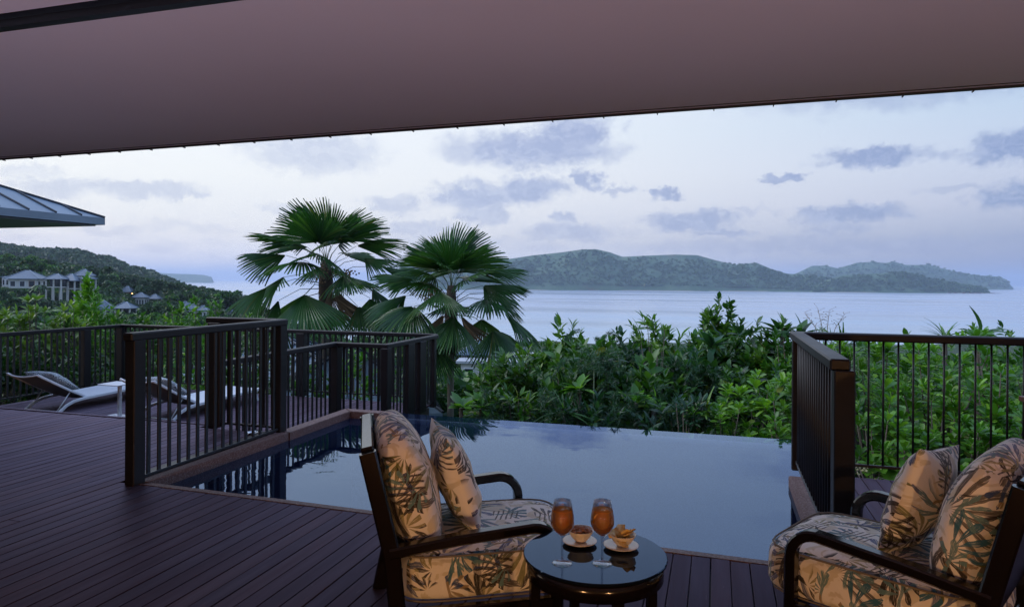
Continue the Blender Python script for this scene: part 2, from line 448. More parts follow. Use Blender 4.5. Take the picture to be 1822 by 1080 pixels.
def glass_mat():
    m, kk = mat('clear_glass')
    g = kk.n('ShaderNodeBsdfGlossy'); g.inputs['Roughness'].default_value = .01; g.inputs['Color'].default_value = (1, 1, 1, 1)
    t = kk.n('ShaderNodeBsdfTransparent'); t.inputs['Color'].default_value = (.90, .92, .95, 1)
    f = kk.n('ShaderNodeFresnel'); f.inputs['IOR'].default_value = 1.5
    mx = kk.n('ShaderNodeMixShader'); kk.put(mx.inputs[0], kk.m('ADD', .05, kk.m('MULTIPLY', f.outputs[0], .5)))
    m.node_tree.links.new(t.outputs[0], mx.inputs[1]); m.node_tree.links.new(g.outputs[0], mx.inputs[2])
    return finish(m, kk, mx.outputs[0])
M_GLASS = glass_mat()
def liquid_mat():
    m, kk = mat('orange_drink')
    p = princ(kk, (1., .62, .16), .02, Transmission_Weight=1., IOR=1.1)
    t = kk.n('ShaderNodeBsdfTranslucent'); t.inputs[0].default_value = (1., .50, .06, 1)
    mx = kk.n('ShaderNodeMixShader'); mx.inputs[0].default_value = .5
    m.node_tree.links.new(p.outputs[0], mx.inputs[1]); m.node_tree.links.new(t.outputs[0], mx.inputs[2])
    df = kk.n('ShaderNodeBsdfDiffuse'); df.inputs[0].default_value = (1., .34, .03, 1)
    m2 = kk.n('ShaderNodeMixShader'); m2.inputs[0].default_value = .42
    m.node_tree.links.new(mx.outputs[0], m2.inputs[1]); m.node_tree.links.new(df.outputs[0], m2.inputs[2])
    return finish(m, kk, m2.outputs[0])
M_DRINK = liquid_mat()
M_ICE = simple('ice', (.98, .80, .5), .1, .1, 20., .2, 60., Transmission_Weight=.5, IOR=1.31)
M_SLICE = simple('orange_slice', (.95, .42, .05), .4, .2, 60.)
def top_mat():
    m, kk = mat('black_glass_top')
    df = kk.n('ShaderNodeBsdfDiffuse'); df.inputs[0].default_value = (.004, .008, .018, 1)
    gl = kk.n('ShaderNodeBsdfGlossy'); gl.inputs[0].default_value = (.55, .72, 1., 1); gl.inputs['Roughness'].default_value = .02
    f = kk.n('ShaderNodeFresnel'); f.inputs[0].default_value = 1.42
    mx = kk.n('ShaderNodeMixShader'); kk.put(mx.inputs[0], f.outputs[0])
    m.node_tree.links.new(df.outputs[0], mx.inputs[1]); m.node_tree.links.new(gl.outputs[0], mx.inputs[2])
    return finish(m, kk, mx.outputs[0])
M_TOPGL = top_mat()

def roof_mat(name, c):
    m, kk = mat(name)
    P = pos(kk)
    n_ = kk.noise(P, 1.2, 5, .6)
    cc = kk.mix(n_, tuple(x * .7 for x in c), tuple(x * 1.3 for x in c))
    return finish(m, kk, princ(kk, cc, .45).outputs[0])
M_ROOF = roof_mat('blue_grey_roof', (.10, .15, .21))
M_ROOF2 = roof_mat('pale_metal_roof', (.20, .27, .34))
M_ROOFW = roof_mat('white_flat_roof', (.45, .48, .52))
M_PALE = simple('pale_render', (.62, .62, .60), .8, .1, .5)
M_DGLASS = simple('dark_window', (.02, .03, .04), .1, .1)
M_SHUT = simple('brown_shutter', (.20, .08, .04), .6, .2)

def lamp_mat():
    m, kk = mat('lit_lamp')
    e = kk.n('ShaderNodeEmission'); e.inputs[0].default_value = (1., .55, .2, 1); e.inputs[1].default_value = 6
    return finish(m, kk, e.outputs[0])
M_LIT = lamp_mat()


# ------------------------------------------------------------------ object helpers
def props(o, label=None, cat=None, group=None, kind=None):
    if label: o['label'] = label
    if cat: o['category'] = cat
    if group: o['group'] = group
    if kind: o['kind'] = kind
    return o
def empty(name, loc=(0, 0, 0), rz=0, **kw):
    o = bpy.data.objects.new(name, None)
    COL.objects.link(o)
    o.empty_display_size = .1
    o.location = loc
    o.rotation_euler = (0, 0, rz)
    return props(o, **kw)
def link(name, me, m=None, parent=None, loc=None, rot=None, scale=None, **kw):
    o = bpy.data.objects.new(name, me)
    COL.objects.link(o)
    if m is not None and (len(me.materials) == 0):
        me.materials.append(m)
    if parent is not None: o.parent = parent
    if loc is not None: o.location = loc
    if rot is not None: o.rotation_euler = rot
    if scale is not None: o.scale = scale
    return props(o, **kw)
def copy_tree(o, parent=None):
    c = o.copy()
    COL.objects.link(c)
    c.parent = parent
    for ch in list(o.children):
        copy_tree(ch, c)
    return c

class MB:
    """collects shapes and makes one mesh"""
    def __init__(s):
        s.v = []; s.f = []; s.smooth = []
    def add(s, vs, fs, sm=False):
        b = len(s.v)
        s.v += [tuple(x) for x in vs]
        s.f += [tuple(i + b for i in f) for f in fs]
        s.smooth += [sm] * len(fs)
        return s
    def box(s, c, d, M_=None, bev=0.):
        x, y, z = (a / 2 for a in d)
        if bev <= 0:
            vs = [(sx_ * x, sy_ * y, sz_ * z) for sz_ in (-1, 1) for sy_ in (-1, 1) for sx_ in (-1, 1)]
            fs = [(0, 2, 3, 1), (4, 5, 7, 6), (0, 1, 5, 4), (2, 6, 7, 3), (0, 4, 6, 2), (1, 3, 7, 5)]
        else:
            b = bev
            vs = []; fs = []
            idx = {}
            for i, sgn in enumerate([(a, b_, c_) for a in (-1, 1) for b_ in (-1, 1) for c_ in (-1, 1)]):
                for ax in range(3):
                    p = [sgn[0] * x, sgn[1] * y, sgn[2] * z]
                    for j in range(3):
                        if j != ax: p[j] -= sgn[j] * b
                    idx[(sgn, ax)] = len(vs); vs.append(tuple(p))
            sg = [-1, 1]
            for ax in range(3):
                o1, o2 = [j for j in range(3) if j != ax]
                for a in sg:
                    q = []
                    for (u, w) in ((-1, -1), (1, -1), (1, 1), (-1, 1)):
                        t = [0, 0, 0]; t[ax] = a; t[o1] = u; t[o2] = w
                        q.append(idx[(tuple(t), ax)])
                    flip = (a == 1) == (ax == 1)
                    fs.append(tuple(reversed(q)) if flip else tuple(q))
            for ax in range(3):            # edges running along ax
                o1, o2 = [j for j in range(3) if j != ax]
                for u in sg:
                    for w in sg:
                        t0 = [0] * 3; t0[o1] = u; t0[o2] = w; t0[ax] = -1
                        t1 = list(t0); t1[ax] = 1
                        q = [idx[(tuple(t0), o1)], idx[(tuple(t1), o1)], idx[(tuple(t1), o2)], idx[(tuple(t0), o2)]]
                        fs.append(tuple(q))
            for sgn in set(a for a, _ in idx):
                fs.append((idx[(sgn, 0)], idx[(sgn, 1)], idx[(sgn, 2)]))
        vs = [Vector(p) for p in vs]
        if M_ is not None: vs = [M_ @ p for p in vs]
        c = Vector(c)
        return s.add([p + c for p in vs], fs)
    def tube(s, pts, r, n=8, cap=True, sm=True):
        pts = [Vector(p) for p in pts]
        rs = r if isinstance(r, (list, tuple)) else [r] * len(pts)
        vs = []; fs = []
        up = None
        for i, p in enumerate(pts):
            t = (pts[min(i + 1, len(pts) - 1)] - pts[max(i - 1, 0)]).normalized()
            if up is None:
                up = Vector((0, 0, 1)) if abs(t.z) < .9 else Vector((1, 0, 0))
            a = t.cross(up).normalized()
            b = a.cross(t).normalized()
            up = b
            for j in range(n):
                an = 2 * PI * j / n
                vs.append(p + (a * math.cos(an) + b * math.sin(an)) * rs[i])
        for i in range(len(pts) - 1):
            for j in range(n):
                j2 = (j + 1) % n
                fs.append((i * n + j, (i + 1) * n + j, (i + 1) * n + j2, i * n + j2))
        if cap:
            fs.append(tuple(range(n))); fs.append(tuple(reversed([(len(pts) - 1) * n + j for j in range(n)])))
        return s.add(vs, fs, sm)
    def strip(s, pts, w, t, side):
        """flat bar of width w (along side) and thickness t swept along pts"""
        pts = [Vector(p) for p in pts]; side = Vector(side).normalized()
        vs = []; fs = []; b = min(w, t) * .18
        for i, p in enumerate(pts):
            tg = (pts[min(i + 1, len(pts) - 1)] - pts[max(i - 1, 0)]).normalized()
            nn = side.cross(tg).normalized()
            for (u, q) in ((-w / 2 + b, -t / 2), (w / 2 - b, -t / 2), (w / 2, -t / 2 + b), (w / 2, t / 2 - b),
                           (w / 2 - b, t / 2), (-w / 2 + b, t / 2), (-w / 2, t / 2 - b), (-w / 2, -t / 2 + b)):
                vs.append(p + side * u + nn * q)
        n = 8
        for i in range(len(pts) - 1):
            for j in range(n):
                j2 = (j + 1) % n
                fs.append((i * n + j, i * n + j2, (i + 1) * n + j2, (i + 1) * n + j))
        fs.append(tuple(reversed(range(n)))); fs.append(tuple((len(pts) - 1) * n + j for j in range(n)))
        return s.add(vs, fs)
    def lathe(s, prof, n=32, c=(0, 0, 0), closed=False):
        vs = []; fs = []
        for (r_, z) in prof:
            for j in range(n):
                a = 2 * PI * j / n
                vs.append((c[0] + r_ * math.cos(a), c[1] + r_ * math.sin(a), c[2] + z))
        m_ = len(prof)
        for i in range(m_ - 1 + (1 if closed else 0)):
            i2 = (i + 1) % m_
            for j in range(n):
                j2 = (j + 1) % n
                fs.append((i * n + j, i * n + j2, i2 * n + j2, i2 * n + j))
        return s.add(vs, fs, True)
    def mesh(s, name='mesh'):
        me = bpy.data.meshes.new(name)
        me.from_pydata(s.v, [], s.f)
        me.polygons.foreach_set('use_smooth', s.smooth)
        me.update()
        return me
    def build(s, name, m, parent=None, **kw):
        return link(name, s.mesh(name), m, parent, **kw)

def norm_fix(me):
    bm = bmesh.new(); bm.from_mesh(me)
    bmesh.ops.remove_doubles(bm, verts=bm.verts, dist=1e-6)
    bmesh.ops.recalc_face_normals(bm, faces=bm.faces)
    bm.to_mesh(me); bm.free()
    return me

# numpy batch of many small leaves as one mesh
def rot_mats(fwd, roll):
    """rows of matrices whose +Y is fwd"""
    f = fwd / np.linalg.norm(fwd, axis=1, keepdims=True)
    up = np.tile(np.array([[0, 0, 1.]]), (len(f), 1))
    up[np.abs(f[:, 2]) > .97] = (1, 0, 0)
    x = np.cross(f, up); x /= np.linalg.norm(x, axis=1, keepdims=True)
    z = np.cross(x, f)
    c, s_ = np.cos(roll)[:, None], np.sin(roll)[:, None]
    x2 = x * c + z * s_
    z2 = -x * s_ + z * c
    return np.stack([x2, f, z2], axis=2)      # columns
def batch(bv, bf, P, Rm, sc, rnd=None):
    bv = np.array(bv, float)
    n, kv = len(P), len(bv)
    sc = np.asarray(sc, float)
    if sc.ndim == 1: sc = np.repeat(sc[:, None], 3, 1)
    V = np.einsum('nij,nkj->nki', Rm, bv[None] * sc[:, None, :]) + P[:, None, :]
    faces = [(np.array(bf, dtype=np.int64)[None] + (np.arange(n) * kv)[:, None, None])]
    r_ = rnd if rnd is not None else rng.random(n)
    return V.reshape(-1, 3), faces[0].reshape(-1, len(bf[0])), np.repeat(r_, kv)
def mesh_np(name, parts, smooth=False):
    """parts: list of (V, F(n,k), rnd) with the same k"""
    k_ = parts[0][1].shape[1]
    off = 0; Vs = []; Fs = []; Rs = []
    for (v_, f_, r_) in parts:
        Vs.append(v_); Fs.append(f_ + off); Rs.append(r_); off += len(v_)
    V = np.concatenate(Vs); F = np.concatenate(Fs); Rr = np.concatenate(Rs)
    me = bpy.data.meshes.new(name)
    me.vertices.add(len(V)); me.vertices.foreach_set('co', V.astype(np.float32).ravel())
    me.loops.add(F.size); me.loops.foreach_set('vertex_index', F.astype(np.int32).ravel())
    me.polygons.add(len(F)); me.polygons.foreach_set('loop_start', (np.arange(len(F)) * k_).astype(np.int32))
    me.polygons.foreach_set('use_smooth', np.full(len(F), smooth))
    a = me.attributes.new('rnd', 'FLOAT', 'POINT'); a.data.foreach_set('value', Rr.astype(np.float32))
    me.update(calc_edges=True)
    return me
def leaf_shape(w=.3, n=4, fold=.12, droop=.15, peak=.5, tip=0.):
    """unit leaf along +Y; quads"""
    vs = []
    for i in range(n + 1):
        t = i / n
        tt = t ** (math.log(.5) / math.log(peak))
        hw = w / 2 * max(0, math.sin(PI * min(1, tt))) ** .8 if 0 < i < n else .012 + (tip * w if i == n else 0)
        z = -droop * t * t
        vs += [(-hw, t, z + fold * hw), (0, t, z), (hw, t, z + fold * hw)]
    fs = []
    for i in range(n):
        a = i * 3
        fs += [(a, a + 1, a + 4, a + 3), (a + 1, a + 2, a + 5, a + 4)]
    return vs, fs
def bm_px(px, dist, py=None, z=None):
    """a point at a bearing (photo column) and distance; used to lay the place out"""
    a = (px - 911) / 1215
    x = dist * (a * math.cos(TH) - math.sin(TH)); y = dist * (a * math.sin(TH) + math.cos(TH))
    if z is None:
        z = 1.5 + dist * (-(py - 499.5) / 1215 + a * .0065)
    return Vector((x, y, z))
# ================================================================== STRUCTURE
def ss(x, a, b):
    t = np.clip((np.asarray(x, float) - a) / (b - a), 0, 1)
    return t * t * (3 - 2 * t)
SEA_Z = -28.5
# ---- terrain -------------------------------------------------------
r_prof = ([0, 5, 7.5, 9, 12, 25, 60, 150, 260, 330, 400, 3000], [-2.0, -1.9, -1.5, -1.6, -2.3, -5.5, -9.5, -17, -24, -28.2, -33, -60])
l_prof = ([0, 8, 11, 16, 30, 80, 150, 200, 250], [-2.0, -1.9, -1.6, -2.6, -7, -13, -14, -12, -8.5])
crest_px = [-900, -300, 0, 60, 140, 240, 330, 400, 470, 540]
crest_y = [430, 440, 470, 474, 486, 500, 519, 536, 560, 585]
VILLAS = [(49, 240, 496, 3.2, 33), (15, 246, 493, 3.4, 10), (101, 232, 496.5, 2.6, 19), (127, 236, 499.5, 2.6, 17), (150, 250, 490.5, 2.6, 17), (157, 238, 496, 2.2, 13),
          (227, 300, 519.5, 2.2, 12), (251, 280, 529, 3.6, 14), (276, 285, 531.5, 2.4, 12), (182, 215, 549, 2.6, 22), (224, 210, 548, 2.4, 19),
          (339, 230, 550, 2.2, 17), (362, 228, 552, 2.6, 13), (330, 250, 543, 2., 8), (409, 260, 555, 2.4, 9)]
def ground_z(x, y):
    z = ground_raw(x, y)
    x = np.asarray(x, float); y = np.asarray(y, float)
    dep = np.maximum(-x * math.sin(TH) + y * math.cos(TH), 1e-3)
    px = 911 + 1215 * (x * math.cos(TH) + y * math.sin(TH)) / dep
    for (vp, vd, ye, wh, hw) in VILLAS:        # cut the slope so that each villa stands on it, open to the valley
        base = bm_px(vp, vd, ye).z - wh
        lim = 1.5 + (dep / vd) * (base - 1.5) - .2
        w = (1 - ss(np.abs(px - vp), hw + 2, hw + 14)) * ss(dep, vd - 120, vd - 60) * (1 - ss(dep, vd + 4, vd + 16))
        z = z * (1 - w) + np.minimum(z, lim) * w
    return z
def ground_raw(x, y):
    x = np.asarray(x, float); y = np.asarray(y, float)
    r = np.maximum(-x * math.sin(TH) + y * math.cos(TH), np.hypot(x, y) * .5)
    a = np.arctan2(x, y) + TH
    px = 911 + 1215 * np.tan(np.clip(a, -1.05, 1.05))
    zr = np.interp(r, *r_prof)
    cz = 1.5 + 330 * ((499.5 - np.interp(px, crest_px, crest_y)) / 1215 + (px - 911) / 1215 * .0065)
    zl = np.interp(r, *l_prof)
    t = ss(r, 235, 330)
    zl = np.where(r > 235, zl * (1 - t) + cz * t, zl)
    zl = np.where(r > 330, cz - (r - 330) * .16, zl)
    wl = ss(px, 620, 380)
    z = zr * (1 - wl) + zl * wl
    z += np.sin(x * .11 + y * .07) * .5 * ss(r, 20, 80)
    return z
na, nr = 150, 120
azs = np.linspace(-math.radians(105), math.radians(75), na)
rs = 4.2 * (1100 / 4.2) ** np.linspace(0, 1, nr)
A, RR = np.meshgrid(azs, rs, indexing='ij')
X, Y = RR * np.sin(A), RR * np.cos(A)
Z = np.maximum(ground_z(X, Y), SEA_Z - 3)
V = np.stack([X, Y, Z], 2).reshape(-1, 3)
ii = (np.arange(na - 1)[:, None] * nr + np.arange(nr - 1)[None]).reshape(-1)
F = np.stack([ii, ii + 1, ii + nr + 1, ii + nr], 1)[:, ::-1]
me = mesh_np('hillside', [(V, F, np.zeros(len(V)))], True)
def ground_mat():
    m, kk = mat('hillside_ground')
    P = pos(kk)
    n_ = kk.noise(P, .6, 6, .65)
    c = kk.ramp(n_, [(.3, (.012, .028, .010)), (.55, (.022, .052, .018)), (.8, (.04, .080, .028))])
    p = princ(kk, c, .95)
    kk.put(p.inputs['Normal'], kk.bump(n_, .8, .3))
    return finish(m, kk, p.outputs[0])
M_GROUND = ground_mat()
link('hillside_ground', me, M_GROUND, kind='structure')
# soil below the villa, behind and beside the camera
MB().box((0, -12, -2.3), (60, 40, .6)).build('soil', M_SOIL, kind='structure')

# ---- sea -----------------------------------------------------------
sm = MB()
nA, nR = 48, 24
for i in range(nA + 1):
    a = -1.9 + 3.4 * i / nA
    for j in range(nR + 1):
        r = 120 * (17000 / 120) ** (j / nR)
        sm.v.append((r * math.sin(a), r * math.cos(a), SEA_Z))
for i in range(nA):
    for j in range(nR):
        q = i * (nR + 1) + j
        sm.f.append((q, q + nR + 1, q + nR + 2, q + 1)); sm.smooth.append(True)
sea = norm_fix(sm.mesh('sea'))
link('sea', sea, M_SEA, kind='structure')

# ---- islands and ridges -------------------------------------------
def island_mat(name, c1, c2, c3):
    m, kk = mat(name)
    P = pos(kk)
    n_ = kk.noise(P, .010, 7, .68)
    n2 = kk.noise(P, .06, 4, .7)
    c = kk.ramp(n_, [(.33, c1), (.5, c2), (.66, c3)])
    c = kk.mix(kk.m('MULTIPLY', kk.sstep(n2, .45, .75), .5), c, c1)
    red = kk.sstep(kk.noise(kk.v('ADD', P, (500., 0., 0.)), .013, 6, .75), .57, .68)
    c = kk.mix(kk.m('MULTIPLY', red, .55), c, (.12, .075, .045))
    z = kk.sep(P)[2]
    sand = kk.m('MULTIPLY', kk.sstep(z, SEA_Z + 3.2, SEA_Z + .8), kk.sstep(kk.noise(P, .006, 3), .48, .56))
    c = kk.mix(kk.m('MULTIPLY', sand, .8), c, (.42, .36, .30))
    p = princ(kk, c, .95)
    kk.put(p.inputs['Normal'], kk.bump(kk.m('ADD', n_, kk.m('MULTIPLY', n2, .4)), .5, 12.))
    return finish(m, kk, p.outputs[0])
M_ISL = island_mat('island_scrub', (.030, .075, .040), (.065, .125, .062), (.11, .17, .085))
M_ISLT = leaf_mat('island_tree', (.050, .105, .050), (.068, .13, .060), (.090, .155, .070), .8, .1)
def fbm(x, y, s, o=5, seed=0):
    from mathutils import noise as mn
    return np.array([mn.fractal(Vector((a * s + seed, b * s, seed * .37)), .9, 2.1, o) for a, b in zip(np.ravel(x), np.ravel(y))]).reshape(np.shape(x))
def ridge(name, prof, dist, depth, label, m=M_ISL, base_z=SEA_Z, tree_n=0, front=.35, rough=.12, n=220, seed=0, shore=None):
    """an island: skyline profile (photo column, row) at its distance, real depth front and back"""
    pxs = np.array([p[0] for p in prof], float); ys = np.array([p[1] for p in prof], float)
    u = np.linspace(pxs[0], pxs[-1], n)
    yy = np.interp(u, pxs, ys)
    a = (u - 911) / 1215
    top = 1.5 + dist * ((499.5 - yy) / 1215 + a * .0065)
    nv = 44
    vv = np.linspace(0, 1, nv)
    U, VV = np.meshgrid(np.arange(n), vv, indexing='ij')
    dd = dist + (VV - front) * depth + (rng.random() * 0)
    bell = np.where(VV < front, np.sin(np.clip(VV / front, 0, 1) * PI / 2) ** .85, np.cos(np.clip((VV - front) / (1 - front), 0, 1) * PI / 2))
    h = (top[U] - base_z)
    endf = np.minimum(1, np.minimum(U, n - 1 - U) / 6.)
    an = a[U]
    Xx = dd * (an * math.cos(TH) - math.sin(TH)); Yy = dd * (an * math.sin(TH) + math.cos(TH))
    nz = fbm(Xx, Yy, 3.2 / depth, 6, seed)
    h2 = h * bell * (1 + rough * nz * 2.2 * np.sin(np.clip(VV / front, 0, 1) * PI)) 
    Zz = base_z - 2 + np.maximum(0, h2 + 2 * bell) * (0.3 + .7 * endf)
    Vv = np.stack([Xx, Yy, Zz], 2).reshape(-1, 3)
    ii = (np.arange(n - 1)[:, None] * nv + np.arange(nv - 1)[None]).reshape(-1)
    Ff = np.stack([ii, ii + nv, ii + nv + 1, ii + 1], 1)
    me = mesh_np(name, [(Vv, Ff, np.zeros(len(Vv)))], True)
    o = link(name, me, m, kind='structure')
    o['label'] = label
    # woods along the slopes: many small crowns, one mass
    if tree_n:
        iu = rng.integers(4, n - 5, tree_n)
        t = np.clip(rng.beta(1.1, 1.9 if dist > 1500 else 1.5, tree_n) * (front + (-.06 if dist > 1500 else .12)) + .01, 0, .95)
        jf = np.clip(t * (nv - 1), 1, nv - 2.01); jv = jf.astype(int); fj = (jf - jv)[:, None]; fi = rng.random(tree_n)[:, None]
        G = Vv.reshape(n, nv, 3)
        Pc = (G[iu, jv] * (1 - fj) + G[iu, jv + 1] * fj) * (1 - fi) + (G[iu + 1, jv] * (1 - fj) + G[iu + 1, jv + 1] * fj) * fi
        return Pc
    return None
def clump_mesh(name, P, size, leaves=14, leafk=.42, seed=3, flat=.8):
    """crowns of leaf-clump faces round the given points, as one mesh"""
    g = np.random.default_rng(seed)
    n = len(P)
    d = g.normal(size=(n * leaves, 3)); d /= np.linalg.norm(d, axis=1, keepdims=True)
    d[:, 2] = np.abs(d[:, 2]) * 1.0 - .25
    sz = np.repeat(np.broadcast_to(size, (n,)), leaves)
    rad = g.uniform(.55, 1.05, n * leaves)
    pts = np.repeat(P, leaves, 0) + d * (sz * rad)[:, None] * (1, 1, flat)
    pts[:, 2] += sz * .5
    f = g.normal(size=(n * leaves, 3)) * .6 + np.cross(d, g.normal(size=(n * leaves, 3)))
    quad = ([(-.5, -.5, 0), (.5, -.35, .12), (.4, .5, 0), (-.45, .4, .14)], [(0, 1, 2, 3)])
    Rm = rot_mats(f, g.uniform(-3, 3, n * leaves))
    v_, f_, r_ = batch(*quad, pts, Rm, sz * leafk * g.uniform(.6, 1.4, n * leaves), g.random(n * leaves) * .7 + np.repeat(g.random(n) * .3, leaves))
    return mesh_np(name, [(v_, f_, r_)])

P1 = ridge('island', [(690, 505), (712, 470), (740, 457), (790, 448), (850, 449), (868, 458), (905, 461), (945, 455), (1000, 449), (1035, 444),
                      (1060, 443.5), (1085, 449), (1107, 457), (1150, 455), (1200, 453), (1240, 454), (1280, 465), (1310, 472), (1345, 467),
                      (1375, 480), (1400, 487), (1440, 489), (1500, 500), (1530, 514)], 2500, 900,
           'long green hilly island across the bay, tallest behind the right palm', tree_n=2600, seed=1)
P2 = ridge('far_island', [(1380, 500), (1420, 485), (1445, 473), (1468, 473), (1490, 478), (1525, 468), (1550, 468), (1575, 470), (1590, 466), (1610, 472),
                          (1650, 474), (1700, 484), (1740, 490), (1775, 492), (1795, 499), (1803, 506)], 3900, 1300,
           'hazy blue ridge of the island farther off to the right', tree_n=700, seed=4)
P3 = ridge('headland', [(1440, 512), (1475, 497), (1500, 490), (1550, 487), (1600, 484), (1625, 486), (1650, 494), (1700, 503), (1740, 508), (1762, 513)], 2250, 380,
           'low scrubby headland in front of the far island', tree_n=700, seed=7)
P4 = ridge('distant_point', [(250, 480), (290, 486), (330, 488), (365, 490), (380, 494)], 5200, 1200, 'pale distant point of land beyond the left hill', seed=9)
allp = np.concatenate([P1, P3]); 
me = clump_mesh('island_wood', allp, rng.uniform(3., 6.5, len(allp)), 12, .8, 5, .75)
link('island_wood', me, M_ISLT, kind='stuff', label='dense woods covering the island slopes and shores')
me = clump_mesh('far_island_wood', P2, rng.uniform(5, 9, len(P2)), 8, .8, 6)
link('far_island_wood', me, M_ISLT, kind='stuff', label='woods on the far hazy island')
# shoreline trees at the main island's foot
sp = []
for u in np.linspace(900, 1450, 420):
    d_ = 2500 - .35 * 900 + 25 + R.uniform(0, 60)
    p = bm_px(u + R.uniform(-1, 1), d_, z=SEA_Z + R.uniform(-2, 6)); sp.append(tuple(p))
sp = np.array(sp)
link('shore_trees', clump_mesh('shore_trees', sp, rng.uniform(6, 14, len(sp)), 16, .6, 8), M_ISLT, kind='stuff', label='row of trees along the island shore')
# rocks at the headland's tip
rk = MB()
for u, dz in ((1766, 1.5), (1772, .8), (1700, 2), (1715, 3), (1728, 2.), (1740, 2.5), (1690, 2.), (1778, .6)):
    p = bm_px(u, 2110 + R.uniform(-10, 10), z=SEA_Z)
    rk.box(p, (R.uniform(8, 16), 8, dz * 2.4), Matrix.Rotation(R.random(), 3, 'Z'), bev=.8)
rk.build('shore_rocks', simple('granite', (.12, .085, .075), .9), kind='stuff', label='low granite rocks off the headland tip')

P5 = ridge('ridge', [(-420, 400), (-200, 415), (-60, 430), (0, 441), (60, 449), (110, 452), (145, 452), (170, 462), (200, 466), (232, 482), (262, 488), (300, 503), (345, 524)],
           820, 420, 'dark wooded ridge behind the hillside villas', m=M_GROUND, base_z=-20, tree_n=2300, front=.5, seed=12, rough=.05)
me = clump_mesh('ridge_wood', P5, rng.uniform(3.2, 6.5, len(P5)), 22, .5, 9)
link('ridge_wood', me, L_TREE, kind='stuff', label='woods covering the ridge behind the villas')
cr = np.array([tuple(bm_px(u, 815 + R.uniform(-12, 12), y_ + R.uniform(1, 3))) for u, y_ in
               [(100 + i * 1.5, 452) for i in range(9)] + [(148 + i * 2.2, 455 + i * .9) for i in range(13)] + [(195 + i * 3, 470 + i * 1.4) for i in range(12)] + [(i * 5, 443 + i * .7) for i in range(16)]])
link('ridge_top_trees', clump_mesh('ridge_top_trees', cr, rng.uniform(3.5, 6, len(cr)), 60, .34, 10, 1.1), L_TREE, kind='stuff', label='tall trees along the ridge crest')

# ---- deck ----------------------------------------------------------
deck = empty('deck', (0, 0, 0), kind='structure')
def board_mesh(L_):
    mb = MB()
    w, t, b = .0945, .03, .0025
    prof = [(-w / 2, -t), (w / 2, -t), (w / 2, -b), (w / 2 - b, 0), (-w / 2 + b, 0), (-w / 2, -b)]
    for yy in (0, L_):
        mb.v += [(x, yy, z) for x, z in prof]
    n = 6
    mb.f = [(j, (j + 1) % n, n + (j + 1) % n, n + j)[::-1] for j in range(n)] + [tuple(range(n)), tuple(range(2 * n - 1, n - 1, -1))]
    mb.smooth = [False] * len(mb.f)
    me = mb.mesh('board'); me.materials.append(M_DECK)
    return me
PITCH = .0995
bcache = {}
def board(x, y0, y1, z, parent):
    L_ = round(y1 - y0, 2)
    if L_ not in bcache: bcache[L_] = board_mesh(L_)
    link('board', bcache[L_], None, parent, loc=(x + R.uniform(-.0008, .0008), y0, z + R.uniform(-.0012, .0008)))
POOL_L, POOL_R, POOL_F = -4.0, .56, 7.36
def near_edge(x): return 3.87 + (-x - .2) * .0285 + .002
i0 = -118
for i in range(i0, 38):
    x = .0295 + i * PITCH
    y0 = -.3
    if x < -4.97: y1 = 5.80
    elif x < -4.20: y1 = 5.70
    elif x < -4.0: y1 = 5.74 if x < -4.18 else near_edge(x)
    elif x < .64: y1 = near_edge(x)
    else: y1 = 5.82
    if x < -4.0 and i % 2 == 0:
        c = 1.4 + (i * 37 % 17) / 17 * 3
        board(x, y0, c - .002, 0, deck); board(x, c + .002, y1, 0, deck)
    else:
        board(x, y0, y1, 0, deck)
MB().box((-8.15, 2.6, -.25), (7.7, 6.2, .4)).box((-1.8, 1.6, -.25), (11, 4.4, .4)).box((2.2, 3., -.25), (3.0, 5.5, .4)).build('deck_frame', M_FASCIA, deck)
lower = empty('lower_deck', (0, 0, -.45), kind='structure')
for i in range(-105, -42):
    x = .0295 + i * PITCH
    y0, y1 = 5.87, 9.9
    if x > -4.85: y1 = 8.6 if x > -4.13 else 9.9
    if x > -4.25: continue
    board(x, y0 if x < -5 else 5.87, y1, 0, lower)
MB().box((-7.35, 7.9, -.15), (6.1, 3.95, .2)).build('deck_frame', M_FASCIA, lower)
# timber strip carried over the left pool wall and edge boards under the railings
cu = MB()
cu.box((-4.155, 4.89, .0145), (.075, 1.70, .028), bev=.004)
cu.build('edge_board', M_RAIL, deck)
MB().box((-7.9, 5.835, -.02), (6.0, .045, .055), bev=.004).build('step_nosing', M_DECK, deck)
# steps down from the upper deck
MB().box((-5.9, 6.0, -.24), (1.7, .3, .14), bev=.004).build('step', M_DECK, deck)

# ---- pool ----------------------------------------------------------
WZ = -.075
pool = empty('pool', (0, 0, 0), kind='structure')
PR = .9          # outer right rim
pb = MB()
# basin floor and walls
pb.box(((POOL_L + .56) / 2, 5.45, -1.45), (4.75, 3.6, .1))
pb.box((-4.20, 5.5, -.78), (.25, 3.9, 1.38))
pb.box((.70, 5.45, -.85), (.30, 3.5, 1.3))
pb.build('basin', M_TILE, pool)
MB().box((-1.72, 3.66, -.76), (4.9, .36, 1.36), Matrix.Rotation(-.0285, 3, 'Z')).build('near_wall', M_TILE, pool)
MB().box((-1.72, 3.90, -.42), (4.55, .10, .62), Matrix.Rotation(-.0285, 3, 'Z')).build('near_ledge', M_STEP, pool)
MB().box((-1.6, 7.24, -.80), (5.0, .25, 1.34)).build('rim', M_LEDGE, pool)
MB().box((.705, 6.36, -.80), (.30, 1.5, 1.345)).build('rim', M_LEDGE, pool)
